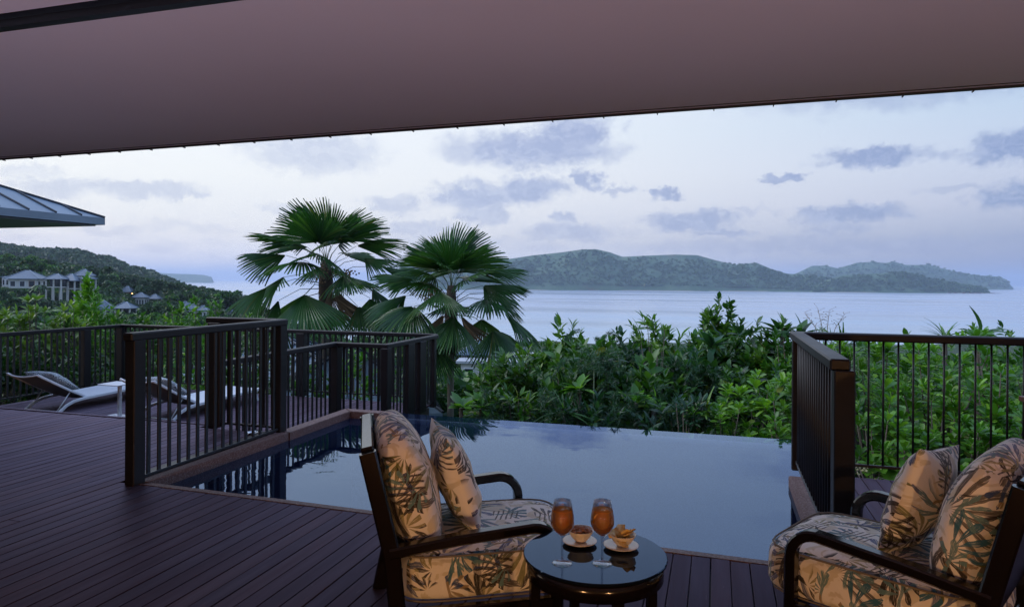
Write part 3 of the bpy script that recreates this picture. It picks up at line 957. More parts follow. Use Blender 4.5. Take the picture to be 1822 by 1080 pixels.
# pebble coping round the pool
def quad_prism(mb, pts, z0, z1):
    n = len(pts)
    vs = [(x, y, z0) for x, y in pts] + [(x, y, z1) for x, y in pts]
    fs = [tuple(range(n))[::-1], tuple(range(n, 2 * n))] + [(i, (i + 1) % n, n + (i + 1) % n, n + i) for i in range(n)]
    return mb.add(vs, fs)
def cope(pts, z0=-.30, z1=.002):
    mb = quad_prism(MB(), pts, z0, z1)
    me = mb.mesh('coping_stone')
    bm = bmesh.new(); bm.from_mesh(me)
    bmesh.ops.recalc_face_normals(bm, faces=bm.faces)
    bmesh.ops.bevel(bm, geom=[e for e in bm.edges if all(abs(v.co.z - z1) < 1e-4 for v in e.verts)], offset=.006, segments=2, affect='EDGES')
    bm.to_mesh(me); bm.free()
    return link('coping_stone', me, M_COPE, pool)
ne = near_edge
cope([(-4.10, ne(-4.1) + .006), (.64, ne(.64) + .006), (.64, ne(.64) + .072), (-3.92, ne(-3.98) + .072)], -.06)
cope([(-4.115, ne(-4.1) + .008), (-4.0, 4.055), (-4.0, 5.775), (-4.115, 5.775)], -.20)
cope([(-4.13, 5.78), (-3.99, 5.78), (-3.99, 6.92), (-4.13, 7.06)], -.20)
cope([(-4.13, 7.065), (-3.985, 6.925), (-3.62, 6.925), (-3.62, 7.07)], -.20)
cope([(.545, 3.95), (.66, 3.95), (.66, 5.70), (.545, 5.70)], -.10)
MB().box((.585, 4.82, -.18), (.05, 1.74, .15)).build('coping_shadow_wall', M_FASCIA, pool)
MB().box((.74, 4.85, .016), (.09, 1.95, .028), bev=.004).build('edge_board', M_RAIL, deck)
# gutter beyond the infinity edge
MB().box((-1.4, 7.65, -1.2), (5.6, .5, .8)).build('overflow_gutter', M_SOIL, pool)
wm = MB()
gx = np.linspace(POOL_L - .01, PR - .04, 60); gy = np.linspace(3.92, POOL_F, 50)
for yy in gy:
    for xx in gx: wm.v.append((xx, yy, WZ))
for j in range(49):
    for i in range(59):
        q = j * 60 + i
        xm = (gx[i] + gx[i + 1]) / 2
        if xm > .60 and gy[j] < 5.66: continue
        wm.f.append((q, q + 1, q + 61, q + 60)); wm.smooth.append(True)
link('pool_water', wm.mesh('pool_water'), M_WATER, kind='structure')

# ---- railings -------------------------------------------------------
def sweep_cap(p0, p1, w=.085, h=.06):
    p0, p1 = Vector(p0), Vector(p1)
    d = p1 - p0; L_ = d.length
    mb = MB(); mb.box((0, 0, 0), (w, L_, h), bev=.009)
    me = mb.mesh('top_rail')
    return me, (p0 + p1) / 2, math.atan2(-d.x, d.y)
mesh_cache = {}
def boxmesh(d, bev, nm):
    key = (tuple(round(a, 4) for a in d), nm)
    if key not in mesh_cache:
        mesh_cache[key] = norm_fix(MB().box((0, 0, 0), d, bev=bev).mesh(nm))
    return mesh_cache[key]
def railing(name, runs, posts, zb, zt, label, bal=(.012, .034), mat_b=None, bottom=None, cat='railing', pw=(.10, .10), rod=False, rail_w=.085):
    """runs: list of (x0,y0,x1,y1,start offset); posts: list of (x,y[,wx,wy])"""
    root = empty(name, (runs[0][0], runs[0][1], zb), label=label, cat=cat)
    off = Vector((runs[0][0], runs[0][1], zb))
    for q, (x0, y0, x1, y1, s0) in enumerate(runs):
        a = Vector((x0, y0, 0)); b = Vector((x1, y1, 0)); d = (b - a).normalized(); L_ = (b - a).length
        me, c, rz = sweep_cap(a - d * .04 + Vector((0, 0, zt - .031 - q * .0012)), b + d * .04 + Vector((0, 0, zt - .031 - q * .0012)), rail_w)
        norm_fix(me)
        link('top_rail', me, M_RAIL, root, loc=c - off, rot=(0, 0, rz))
        hb = zt - .055 - (zb + (bottom if bottom else .0))
        n = int((L_ - s0) / .1035) + 1
        for i in range(n):
            p = a + d * (s0 + i * .1035)
            if any(abs(p.x - ps[0]) < .06 and abs(p.y - ps[1]) < .06 for ps in posts): continue
            if rod:
                key = ('rod', round(hb, 3))
                if key not in mesh_cache:
                    mesh_cache[key] = MB().tube([(0, 0, -hb / 2), (0, 0, hb / 2)], .008, 8).mesh('baluster')
                bmx = mesh_cache[key]
            else:
                bmx = boxmesh((bal[0], bal[1], hb), .002, 'baluster')
            link('baluster', bmx, M_IRON, root, loc=(p.x - off.x, p.y - off.y, zt - .055 - hb / 2 - zb), rot=(0, 0, rz))
        if bottom:
            me2 = boxmesh((.02, L_ - .02, .022), .003, 'bottom_rail')
            link('bottom_rail', me2, M_IRON, root, loc=Vector(((x0 + x1) / 2, (y0 + y1) / 2, zb + bottom)) - off, rot=(0, 0, rz))
    for ps in posts:
        wx, wy = (ps[2], ps[3]) if len(ps) > 2 else pw
        h = zt - .056 - zb
        link('post', boxmesh((wx, wy, h), .006, 'post'), M_RAIL, root, loc=(ps[0] - off.x, ps[1] - off.y, h / 2))
    return root
ZT = 1.107
railing('railing', [(-4.06, 3.95, -4.10, 5.80, .165)], [(-4.06, 3.99, .085, .11), (-4.12, 5.79, .10, .11)], .0, ZT,
        'dark railing standing along the left edge of the pool, nearest the camera on the left', bottom=.035)
railing('railing', [(-4.93, 5.79, -4.17, 5.79, .11)], [(-4.865, 5.79, .15, .10)], .0, ZT + .004,
        'short dark railing set square behind the left poolside railing', bottom=.04)
ZB = -.45; ZTL = .657
railing('railing', [(-4.9, 5.93, -4.93, 8.16, .12), (-4.93, 8.16, -4.17, 8.16, .13), (-4.17, 8.16, -4.17, 9.80, .12)],
        [(-4.93, 8.16, .13, .13), (-4.17, 8.16, .10, .13), (-4.17, 8.86, .09, .22), (-4.17, 9.25, .10, .22), (-4.17, 9.72, .08, .09)], ZB, ZTL,
        'dark stepped railing of the lower deck behind the pool, with two corners', bottom=.08)
railing('railing', [(-4.25, 9.95, -10.45, 9.95, .10), (-10.45, 9.95, -10.45, 3.6, .14)],
        [(-10.45, 9.95, .13, .13), (-6.65, 9.95, .15, .12), (-10.45, 9.2, .10, .13), (-10.45, 6.9, .10, .13)], ZB, ZTL,
        'long dark railing round the far and left sides of the lower deck behind the loungers', bottom=.09)
railing('railing', [(.615, 3.90, .62, 5.92, .11), (.62, 5.92, 4.1, 5.92, .11)],
        [(.632, 3.88, .10, .10), (.615, 5.9, .06, .06)], .0, ZT,
        'dark railing at the right of the pool turning towards the right edge of the photo', rod=True, bottom=.07, bal=(.014, .014), rail_w=.10)

# ---- roof and veranda ------------------------------------------------
roof = empty('veranda_roof', (0, 0, 2.7), kind='structure')
def edge_y(x): return 4.875 - .0355 * (x + 0.)
mb = quad_prism(MB(), [(-16, 2.47), (9, 2.47), (9, edge_y(9)), (-16, edge_y(-16))], 0, .16)
link('soffit', norm_fix(mb.mesh('soffit')), M_SOFFIT, roof)
mb = quad_prism(MB(), [(-16, edge_y(-16) + .001), (9, edge_y(9) + .001), (9, edge_y(9) + .03), (-16, edge_y(-16) + .03)], -.012, .22)
link('fascia', norm_fix(mb.mesh('fascia')), M_FASCIA, roof)
mb = quad_prism(MB(), [(-16, edge_y(-16) - .06), (9, edge_y(9) - .06), (9, edge_y(9) - .05), (-16, edge_y(-16) - .05)], -.004, .0)
link('drip_groove', norm_fix(mb.mesh('drip_groove')), M_FASCIA, roof)
for i in range(34):
    x = -9.6 + i * .383
    link('gutter_clip', boxmesh((.007, .035, .010), .002, 'gutter_clip'), M_FASCIA, roof, loc=(x, edge_y(x) + .025, -.016))
MB().box((-3.5, 2.42, .03), (25, .05, .10)).box((-3.5, 2.36, .045), (25, .05, .07)).build('door_track', M_TRACK, roof)
MB().box((-3.5, 2.17, .07), (25, .32, .12)).build('inner_soffit', M_SOFFIT, roof)
MB().box((-3.5, -1.6, .20), (25, 7.2, .12)).build('inner_ceiling', M_INNER, roof)
# the room behind the camera: floor, back wall, side walls
MB().box((-3.5, -2.3, -.06), (25, 4.0, .11)).build('room_floor', simple('room_floor_tile', (.20, .14, .11), .4), kind='structure')
MB().box((-3.5, -4.25, 1.35), (25, .2, 3.0)).build('back_wall', M_WALL, kind='structure')
MB().box((4.4, -.2, 1.35), (.2, 8.0, 3.0)).build('side_wall', M_WALL, kind='structure')
MB().box((-12.1, -1.6, 1.35), (.2, 5.2, 3.0)).build('side_wall', M_WALL, kind='structure')

# unseen lanterns added to give the warm lamplight inferred on the chairs
def lantern(x, y, e, label):
    lp = empty('lantern', (x, y, 0), label=label, cat='lantern')
    MB().lathe([(0, 0), (.16, 0), (.16, .03), (.14, .05), (0, .05)], 24).build('base', M_IRON, lp)
    for q in range(4):
        a = q * PI / 2
        MB().tube([(.14 * math.cos(a), .14 * math.sin(a), .05), (.14 * math.cos(a), .14 * math.sin(a), .62)], .008, 6).build('bar', M_IRON, lp)
    MB().lathe([(0, .68), (.05, .66), (.17, .62), (.17, .61), (0, .61)], 24).build('lid', M_IRON, lp)
    MB().tube([(0, 0, .05), (0, 0, .26)], .035, 14).build('candle', M_CERAM, lp)
    ld = bpy.data.lights.new('flame', 'POINT'); ld.energy = e; ld.color = (1., .50, .19); ld.shadow_soft_size = .05
    lo = bpy.data.objects.new('flame', ld); COL.objects.link(lo); lo.parent = lp; lo.location = (0, 0, .36)
lantern(-.9, -1.6, 118, 'lit lantern standing on the floor behind the camera, left one')
lantern(1.9, -1.3, 104, 'lit lantern standing on the floor behind the camera, right one')
def uplight(x, y, e, label):  # uplights added out of view to brighten the soffit
    lp = empty('soffit_fill_light', (x, y, 0), label=label, cat='fill light')
    MB().lathe([(0, 0), (.10, 0), (.11, .02), (.13, .20), (.122, .20), (.10, .04), (0, .04)], 24).build('fill_bowl', M_IRON, lp)
    ld = bpy.data.lights.new('fill_spot', 'SPOT'); ld.energy = e; ld.color = (.57, .69, 1.); ld.shadow_soft_size = .06
    ld.spot_size = math.radians(148); ld.spot_blend = .25
    lo = bpy.data.objects.new('fill_spot', ld); COL.objects.link(lo); lo.parent = lp; lo.location = (0, 0, .205); lo.rotation_euler = (PI, 0, 0)
uplight(-6.8, -.5, 75, 'added soffit fill light beside the camera, leftmost of three')
uplight(-2.6, -.6, 85, 'added soffit fill light beside the camera, middle of three')
uplight(2.2, -.6, 95, 'added soffit fill light beside the camera, rightmost of three')

# ---- haze -----------------------------------------------------------
hm, hk = mat('haze_air')
pv = hk.n('ShaderNodeVolumePrincipled')
pv.inputs['Color'].default_value = (.60, .71, .90, 1)
pv.inputs['Density'].default_value = 1.3e-4
pv.inputs['Anisotropy'].default_value = .2
ho = hk.n('ShaderNodeOutputMaterial')
hm.node_tree.links.new(pv.outputs[0], ho.inputs['Volume'])
MB().box((0, 0, 60), (35000, 35000, 250)).build('haze', hm, kind='stuff')
bpy.data.objects['haze']['label'] = 'thin evening haze over the bay'
# ================================================================== FURNITURE
def cushion_mesh(dims, k_=5., puff=.02, n=14, top_round=None, uvs=1., seed=0, lump=.006):
    """stuffed box cushion centred on the origin, with flat-plan UVs per side in metres"""
    hx, hy, hz = (a / 2 for a in dims)
    from mathutils import noise as mn
    bm = bmesh.new()
    uvl = bm.loops.layers.uv.new('UVMap')
    for ax in range(3):
        for sg in (-1, 1):
            o1, o2 = [(1, 2), (0, 2), (0, 1)][ax]
            grid = {}
            for i in range(n + 1):
                for j in range(n + 1):
                    p = [0, 0, 0]
                    # denser rows near the edges
                    a = math.sin((i / n * 2 - 1) * PI / 2); b = math.sin((j / n * 2 - 1) * PI / 2)
                    a = .5 * a + .5 * (i / n * 2 - 1); b = .5 * b + .5 * (j / n * 2 - 1)
                    p[ax] = sg; p[o1] = a; p[o2] = b
                    r_ = sum(abs(c) ** k_ for c in p) ** (1 / k_)
                    q = [c / r_ for c in p]
                    x, y, z = q[0] * hx, q[1] * hy, q[2] * hz
                    z += puff * (1 - q[0] ** 2) * (1 - q[1] ** 2) * (1 if q[2] > 0 else .2)
                    y += puff * .8 * (1 - q[0] ** 2) * (1 - q[2] ** 2) * (1 if q[1] > 0 else 0)
                    if top_round:
                        t = max(0, q[2]) ** 2
                        y -= top_round * t * max(0, q[1] + .3)
                    v_ = mn.noise_vector(Vector((x * 5 + seed, y * 5, z * 5)))
                    co = Vector((x, y, z)) + v_ * lump
                    grid[i, j] = (bm.verts.new(co), (a * (hx, hy, hz)[o1] + ax * .9 + sg * .37, b * (hx, hy, hz)[o2] + ax * .53))
            for i in range(n):
                for j in range(n):
                    q = [grid[i, j], grid[i + 1, j], grid[i + 1, j + 1], grid[i, j + 1]]
                    f = bm.faces.new([v_[0] for v_ in q]); f.smooth = True
                    for lp, v_ in zip(f.loops, q): lp[uvl].uv = v_[1]
    bmesh.ops.remove_doubles(bm, verts=bm.verts, dist=1e-5)
    bmesh.ops.recalc_face_normals(bm, faces=bm.faces)
    me = bpy.data.meshes.new('cushion'); bm.to_mesh(me); bm.free()
    return me
def pillow_mesh(w, h, t, n=26, seed=0, uvs=1.):
    """knife-edge pillow in the XZ plane, thickness along Y, corners drawn out to points"""
    from mathutils import noise as mn
    bm = bmesh.new(); uvl = bm.loops.layers.uv.new('UVMap')
    for sg in (-1, 1):
        g = {}
        for i in range(n + 1):
            for j in range(n + 1):
                u = math.sin((i / n * 2 - 1) * PI / 2); v_ = math.sin((j / n * 2 - 1) * PI / 2)
                pin = .09
                x = u * w / 2 * (1 - pin * (1 - v_ * v_) ** 1.5 * abs(u)); z = v_ * h / 2 * (1 - pin * (1 - u * u) ** 1.5 * abs(v_))
                th = t / 2 * ((1 - u ** 2) ** .55) * ((1 - v_ ** 2) ** .55)
                nz = mn.noise(Vector((x * 7 + seed, z * 7, sg * 2.))) * .016 + mn.noise(Vector((x * 16 + seed, z * 16, sg * 3.))) * .006
                edge = min(1, (1 - abs(u)) * 6) * min(1, (1 - abs(v_)) * 6)
                # creases that run in from the corners
                cr = math.sin(math.atan2(1.05 - abs(v_), 1.05 - abs(u)) * 13 + seed) * .007 * edge * math.exp(-2.2 * min(1.4, math.hypot(1 - abs(u), 1 - abs(v_))))
                g[i, j] = (bm.verts.new((x, sg * (th + (nz + cr) * edge) , z)), (x + sg * .63 + seed, z + .2 * sg))
        for i in range(n):
            for j in range(n):
                q = [g[i, j], g[i + 1, j], g[i + 1, j + 1], g[i, j + 1]]
                if sg > 0: q = q[::-1]
                f = bm.faces.new([a[0] for a in q]); f.smooth = True
                for lp, a in zip(f.loops, q): lp[uvl].uv = a[1]
    bmesh.ops.remove_doubles(bm, verts=bm.verts, dist=1e-5)
    bmesh.ops.recalc_face_normals(bm, faces=bm.faces)
    me = bpy.data.meshes.new('pillow'); bm.to_mesh(me); bm.free()
    return me
def piping(pts, r=.0045):
    return MB().tube(pts + [pts[0]], r, 6, cap=False)

M_PIPE = simple('dark_piping', (.20, .17, .13), .8)
def armchair(C, d, label, plabel, fab, seed, W_=.66, pil=(0, 0, 0, 0, 0), pillow_at=None):
    rz = math.atan2(-d[0], d[1])
    root = empty('armchair', (C[0], C[1], 0), rz, label=label, cat='armchair', group='patterned armchairs on the veranda')
    hw = W_ / 2 - .028
    ins = hw - .032
    me = cushion_mesh((ins * 2, .80, .205), 6, .020, 16, seed=seed)
    seat_ = link('seat_cushion', me, M_FAB[fab], root, loc=(0, .055, .313))
    for z_, s_ in ((.088, 1.), (-.088, 1.)):
        pts = []
        for q in range(56):
            an = 2 * PI * q / 56
            cx_, cy_ = math.cos(an), math.sin(an)
            r_ = (abs(cx_) ** 6 + abs(cy_) ** 6) ** (-1 / 6)
            pts.append(((ins - .004) * cx_ * r_ * .985, .395 * cy_ * r_ * .985, z_))
        piping(pts, .0042).build('piping', M_PIPE, seat_)
    yf, zc = .30, .095
    pp = []
    for (y, z) in ((ins - .018, .112),):
        pass
    for sg in (-1, 1):
        arm = [(0, -.37, .450), (0, -.1, .484), (0, .20, .510)]
        for a in range(1, 8):
            an = PI / 2 * a / 7
            arm.append((0, .20 + .10 * math.sin(an), .410 + .10 * math.cos(an)))
        arm += [(0, .302, .25), (0, .306, .0)]
        MB().strip([(sg * hw, y, z) for _, y, z in arm], .055, .042, (1, 0, 0)).build('arm', M_FRAME, root)
        st = [(sg * hw, -.39, 0), (sg * hw, -.34, .24), (sg * hw, -.36, .44), (sg * hw, -.455, .84)]
        if sg: MB().strip(st, .04, .066, (1, 0, 0)).build('back_post', M_FRAME, root)
        MB().box((sg * hw, -.02, .195), (.034, .62, .06), bev=.005).build('side_rail', M_FRAME, root)
    MB().box((0, -.453, .832), (hw * 2 - .046, .05, .045), Matrix.Rotation(.2, 3, 'X'), bev=.006).build('top_rail', M_FRAME, root)
    MB().box((0, -.41, .59), (hw * 2 - .046, .016, .46), Matrix.Rotation(.225, 3, 'X')).build('back_panel', M_FRAME, root)
    MB().box((0, .30, .192), (hw * 2 - .046, .03, .06), bev=.005).box((0, -.33, .192), (hw * 2 - .046, .03, .06), bev=.005).build('seat_frame', M_FRAME, root)
    me = cushion_mesh((ins * 2 - .01, .20, .52), 4.2, .028, 16, top_round=.045, seed=seed + 3)
    link('back_cushion', me, M_FAB[fab], root, loc=(0, -.285, .635), rot=(.235, 0, 0))
    # throw pillow: leans on the chair but is a thing of its own
    me = pillow_mesh(.46, .46, .17, seed=seed + 8)
    p = link('pillow', me, M_FAB[1 - fab], None, label=plabel, cat='pillow', group='patterned pillows on the armchairs')
    x, y, z, rx, ry, rzz = pillow_at
    Mx = Matrix.Translation((C[0], C[1], 0)) @ Matrix.Rotation(rz, 4, 'Z') @ Matrix.Translation((x, y, z)) @ Matrix.Rotation(rzz, 4, 'Z') @ Matrix.Rotation(rx, 4, 'X') @ Matrix.Rotation(ry, 4, 'Y')
    p.matrix_world = Mx
    return root
armchair((-1.052, 2.882), (.876, .483), 'armchair in palm-print cloth at the left of the little round table',
         'palm-print throw pillow leaning in the left armchair', 0, 1., .78, pillow_at=(-.02, -.07, .625, .32, 0, .05))
armchair((.733, 3.124), (-.875, .483), 'armchair in palm-print cloth at the right edge of the photo, facing the round table',
         'palm-print throw pillow leaning in the right armchair', 0, 9., .78, pillow_at=(.03, -.05, .630, .30, .12, -.1))

# ---- round table -----------------------------------------------------
TX, TY = -.425, 2.505
tb = empty('side_table', (TX, TY, 0), label='round black side table with a glossy glass top between the two armchairs', cat='side table')
MB().lathe([(0, .4885), (.2615, .4885), (.263, .490), (.263, .4965), (.2605, .499), (0, .499)], 72).build('tabletop', M_TOPGL, tb)
bpy.data.objects['tabletop'].data.polygons.foreach_set('use_smooth', [False] * len(bpy.data.objects['tabletop'].data.polygons))
MB().lathe([(.250, .488), (.250, .425), (.232, .425), (.232, .488)], 64, closed=True).build('apron', M_FRAME, tb)
for a in (30, 120, 210, 300):
    r_ = .228
    MB().box((r_ * math.cos(math.radians(a)), r_ * math.sin(math.radians(a)), .213), (.035, .035, .424), Matrix.Rotation(math.radians(a), 3, 'Z'), bev=.004).build('leg', M_FRAME, tb)

TZ = .4992
def wine_glass(x, y, label, slice_rot):
    g = empty('wine_glass', (x, y, TZ), label=label, cat='wine glass', group='wine glasses of orange drink on the round table')
    outer = [(0.0, .0), (.034, .0), (.035, .0015), (.030, .003), (.012, .0055), (.0045, .010), (.0037, .03), (.0037, .075), (.0045, .088), (.009, .096),
             (.022, .108), (.034, .122), (.0415, .140), (.0425, .152), (.0400, .175), (.0355, .200), (.0325, .222)]
    inner = [(.0317, .222), (.0347, .200), (.0392, .175), (.0417, .152), (.0407, .140), (.033, .1227), (.021, .1092), (.008, .1005), (0., .099)]
    me = norm_fix(MB().lathe(outer + inner, 40).mesh('glass_body'))
    link('glass_body', me, M_GLASS, g)
    liq = [(0, .0992), (.0079, .1008), (.0208, .1095), (.0328, .123), (.0404, .1402), (.0414, .152), (.0389, .175), (.0362, .192), (.0362, .1925), (0, .1925)]
    me = norm_fix(MB().lathe(liq, 40).mesh('drink'))
    link('drink', me, M_DRINK, g)
    # orange slice and ice standing in the drink
    mb = MB()
    n = 14
    pts = [(0, 0)] + [(.026 * math.cos(PI * i / n), .026 * math.sin(PI * i / n)) for i in range(n + 1)]
    vs = [(a, -.002, b) for a, b in pts] + [(a, .002, b) for a, b in pts]
    m_ = len(pts)
    fs = [tuple(range(m_)), tuple(range(2 * m_ - 1, m_ - 1, -1))] + [(i, (i + 1) % m_, m_ + (i + 1) % m_, m_ + i) for i in range(m_)]
    mb.add(vs, fs)
    o = mb.build('orange_slice', M_SLICE, g); norm_fix(o.data)
    o.location = (.0, -.026, .165); o.rotation_euler = (.25, .2 if slice_rot else 1.3, .3)
    for q in range(3):
        o = MB().box((0, 0, 0), (.017, .016, .017), bev=.003).build('ice_cube', M_ICE, g)
        o.location = (-.014 + q * .015, .006 * (-1) ** q, .184 + .002 * q); o.rotation_euler = (q, .5 * q, q * 1.7)
wine_glass(-.519, 2.375, 'left one of the two wine glasses of orange drink on the round table', False)
wine_glass(-.383, 2.415, 'right one of the two wine glasses of orange drink on the round table', True)
def saucer(x, y, label):
    s = link('saucer', norm_fix(MB().lathe([(0, 0), (.036, 0), (.040, .004), (.064, .011), (.066, .013), (.064, .014), (.040, .0075), (0, .0065)], 40).mesh('saucer')), M_CERAM,
             None, loc=(x, y, TZ), label=label, cat='saucer', group='saucers on the round table')
    return s
def bowl(x, y, label):
    b = link('bowl', norm_fix(MB().lathe([(0, .0), (.021, .0), (.022, .004), (.036, .020), (.050, .043), (.051, .046), (.049, .046), (.034, .023), (.018, .009), (0, .007)], 40).mesh('bowl')),
             M_CERAM, None, loc=(x, y, TZ + .0072), label=label, cat='bowl', group='snack bowls on the round table')
    return b
saucer(-.495, 2.575, 'cream saucer under the bowl of nuts')
saucer(-.338, 2.580, 'cream saucer under the bowl of crisps')
bowl(-.492, 2.578, 'small cream bowl of brown nuts behind the left glass')
bowl(-.333, 2.582, 'small cream bowl of yellow crisps behind the right glass')
nutm = []
for q in range(3):
    mb = MB().lathe([(0, -.009), (.0045, -.007), (.0065, 0), (.0048, .0065), (0, .009)], 8)
    nutm.append(norm_fix(mb.mesh('nut'))); nutm[-1].materials.append(M_NUT)
nuts = empty('nuts', (-.492, 2.578, TZ + .04), label='heap of roasted brown nuts in the left bowl', cat='nuts')
for q in range(44):
    a = R.uniform(0, 6.28); r_ = .040 * math.sqrt(R.random())
    link('nut', nutm[q % 3], None, nuts, loc=(r_ * math.cos(a), r_ * math.sin(a), .006 + .010 * (1 - r_ / .04) + R.uniform(-.003, .003)), rot=(R.uniform(0, 3), R.uniform(0, 3), R.uniform(0, 6)), scale=(1.05, 1.05, 1.05))
crisps = empty('crisps', (-.333, 2.582, TZ + .04), label='yellow crisps sticking up out of the right bowl', cat='crisps')
cm = []
for q in range(3):
    mb = MB(); n = 6
    for i in range(n + 1):
        t = i / n
        w_ = .009 + .005 * math.sin(t * 3)
        for s_ in (-1, 1):
            for h_ in (0, .0016):
                mb.v.append((s_ * w_, t * .055, h_ + .008 * math.sin(t * (3 + q)) + .003 * s_))
    for i in range(n):
        a = i * 4; b = a + 4
        mb.f += [(a, a + 2, b + 2, b), (a + 1, b + 1, b + 3, a + 3), (a, b, b + 1, a + 1), (a + 2, a + 3, b + 3, b + 2)]
        mb.smooth += [True] * 4
    mb.f += [(0, 1, 3, 2), (n * 4, n * 4 + 2, n * 4 + 3, n * 4 + 1)]; mb.smooth += [False] * 2
    cm.append(norm_fix(mb.mesh('crisp'))); cm[-1].materials.append(M_CRISP)
for q in range(16):
    a = R.uniform(0, 6.28); r_ = R.uniform(.004, .026)
    link('crisp', cm[q % 3], None, crisps, loc=(r_ * math.cos(a) - .008, r_ * math.sin(a) - .005, -.012 + R.uniform(0, .01)), rot=(R.uniform(.15, 1.0), R.uniform(-.4, .4), a - PI / 2 + R.uniform(-.6, .6)), scale=(1, R.uniform(.7, 1.02), 1))

# ---- loungers ----------------------------------------------------------
def lounger(x, y, rz, label, plabel):
    root = empty('sun_lounger', (x, y, -.45), rz, label=label, cat='sun lounger', group='sun loungers on the lower deck')
    hw = .33
    for sg in (-1, 1):
        pts = [(sg * hw, 0, 0), (sg * hw, .12, .085), (sg * hw, .24, .128), (sg * hw, .40, .145), (sg * hw, 1.0, .16), (sg * hw, 1.80, .175)]
        MB().strip(pts, .028, .042, (1, 0, 0)).build('side_frame', M_WHITE, root)
        MB().strip([(sg * (hw - .002), 1.62, .165), (sg * (hw - .002), 1.70, .0)], .026, .045, (1, 0, 0)).build('leg', M_WHITE, root)
        MB().strip([(sg * (hw - .034), .48, .155), (sg * (hw - .034), .20, .29), (sg * (hw - .034), -.29, .575)], .026, .034, (1, 0, 0)).build('back_frame', M_WHITE, root)
        MB().tube([(sg * (hw - .06), .02, .01), (sg * (hw - .06), .22, .262)], .009, 8).build('strut', M_WHITE, root)
    MB().tube([(-hw, .0, .012), (hw, 0, .012)], .011, 8).build('foot_bar', M_WHITE, root)
    hb = []
    for i in range(13):
        t = i / 12 * 2 - 1
        hb.append((t * (hw - .03), -.29 - .03 * (1 - t * t), .577 - .035 * (1 - t * t)))
    MB().tube(hb, .012, 8).build('head_bar', M_WHITE, root)
    mb = MB(); nx, ny = 8, 12
    for j in range(ny + 1):
        t = j / ny
        for i in range(nx + 1):
            u = i / nx * 2 - 1
            mb.v.append((u * (hw - .035), .47 - .76 * t, .155 + .43 * t ** 1.12 - .03 * (1 - u * u)))
    mb.f = [(j * (nx + 1) + i, j * (nx + 1) + i + 1, (j + 1) * (nx + 1) + i + 1, (j + 1) * (nx + 1) + i) for j in range(ny) for i in range(nx)]
    mb.smooth = [True] * len(mb.f)
    mb.build('back_sling', M_SLING, root)
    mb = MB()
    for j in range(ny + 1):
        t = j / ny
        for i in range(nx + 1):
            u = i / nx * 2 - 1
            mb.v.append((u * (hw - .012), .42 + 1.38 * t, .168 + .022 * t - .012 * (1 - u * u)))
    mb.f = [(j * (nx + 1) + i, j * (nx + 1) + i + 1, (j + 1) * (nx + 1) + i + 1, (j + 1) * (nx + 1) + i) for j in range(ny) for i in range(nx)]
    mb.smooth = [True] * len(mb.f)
    mb.build('seat_sling', simple('skylit_sling', (.74, .76, .80), .6, .06, 60.), root)  # sky reflection on the seat put into the pale sling colour
    p = link('pillow', pillow_mesh(.54, .54, .19, seed=x), M_BLUEP, None, label=plabel, cat='pillow', group='teal leaf pillows on the loungers')
    p.matrix_world = Matrix.Translation((x, y, -.45)) @ Matrix.Rotation(rz, 4, 'Z') @ Matrix.Translation((0, .155, .43)) @ Matrix.Rotation(1.02, 4, 'X')
lounger(-9.42, 7.58, -.02, 'white-framed sun lounger on the lower deck, the left one', 'teal leaf-print pillow on the left sun lounger')
lounger(-7.46, 7.66, -.05, 'white-framed sun lounger seen through the poolside railing, the right one', 'teal leaf-print pillow on the right sun lounger')
st = empty('side_table', (-8.06, 7.60, -.45), label='small white side table between the two sun loungers', cat='side table')
MB().box((0, 0, .468), (.36, .32, .014), bev=.004).build('tabletop', M_WHITE, st)
MB().box((.05, 0, .235), (.035, .05, .45), bev=.004).build('leg', M_WHITE, st)
MB().box((0, 0, .008), (.34, .26, .014), bev=.003).build('base', M_WHITE, st)

# ---- small things --------------------------------------------------------
dl = empty('deck_dish', (-4.285, 5.60, .0), .5, label='small shiny metal dish lying on the deck behind the poolside railing post', cat='dish')
MB().lathe([(0, .004), (.03, .004), (.055, .016), (.062, .024), (.058, .025), (.05, .017), (.028, .008), (0, .008)], 24).build('dish', M_STEEL, dl)
MB().lathe([(0, .0), (.03, .0), (.05, .014), (.046, .016), (.026, .004), (0, .004)], 24, c=(.03, .085, 0)).build('dish', M_STEEL, dl)
dt = empty('dining_table', (2.52, 5.02, 0), .25, label='dark wooden table whose corner shows at the right edge of the photo', cat='table')
MB().box((0, 0, .735), (.95, .95, .035), bev=.004).build('tabletop', simple('table_wood', (.10, .05, .035), .35, .3, 8.), dt)
for sx_ in (-1, 1):
    for sy_ in (-1, 1):
        MB().box((sx_ * .42, sy_ * .42, .36), (.05, .05, .715), bev=.004).build('leg', M_RAIL, dt)

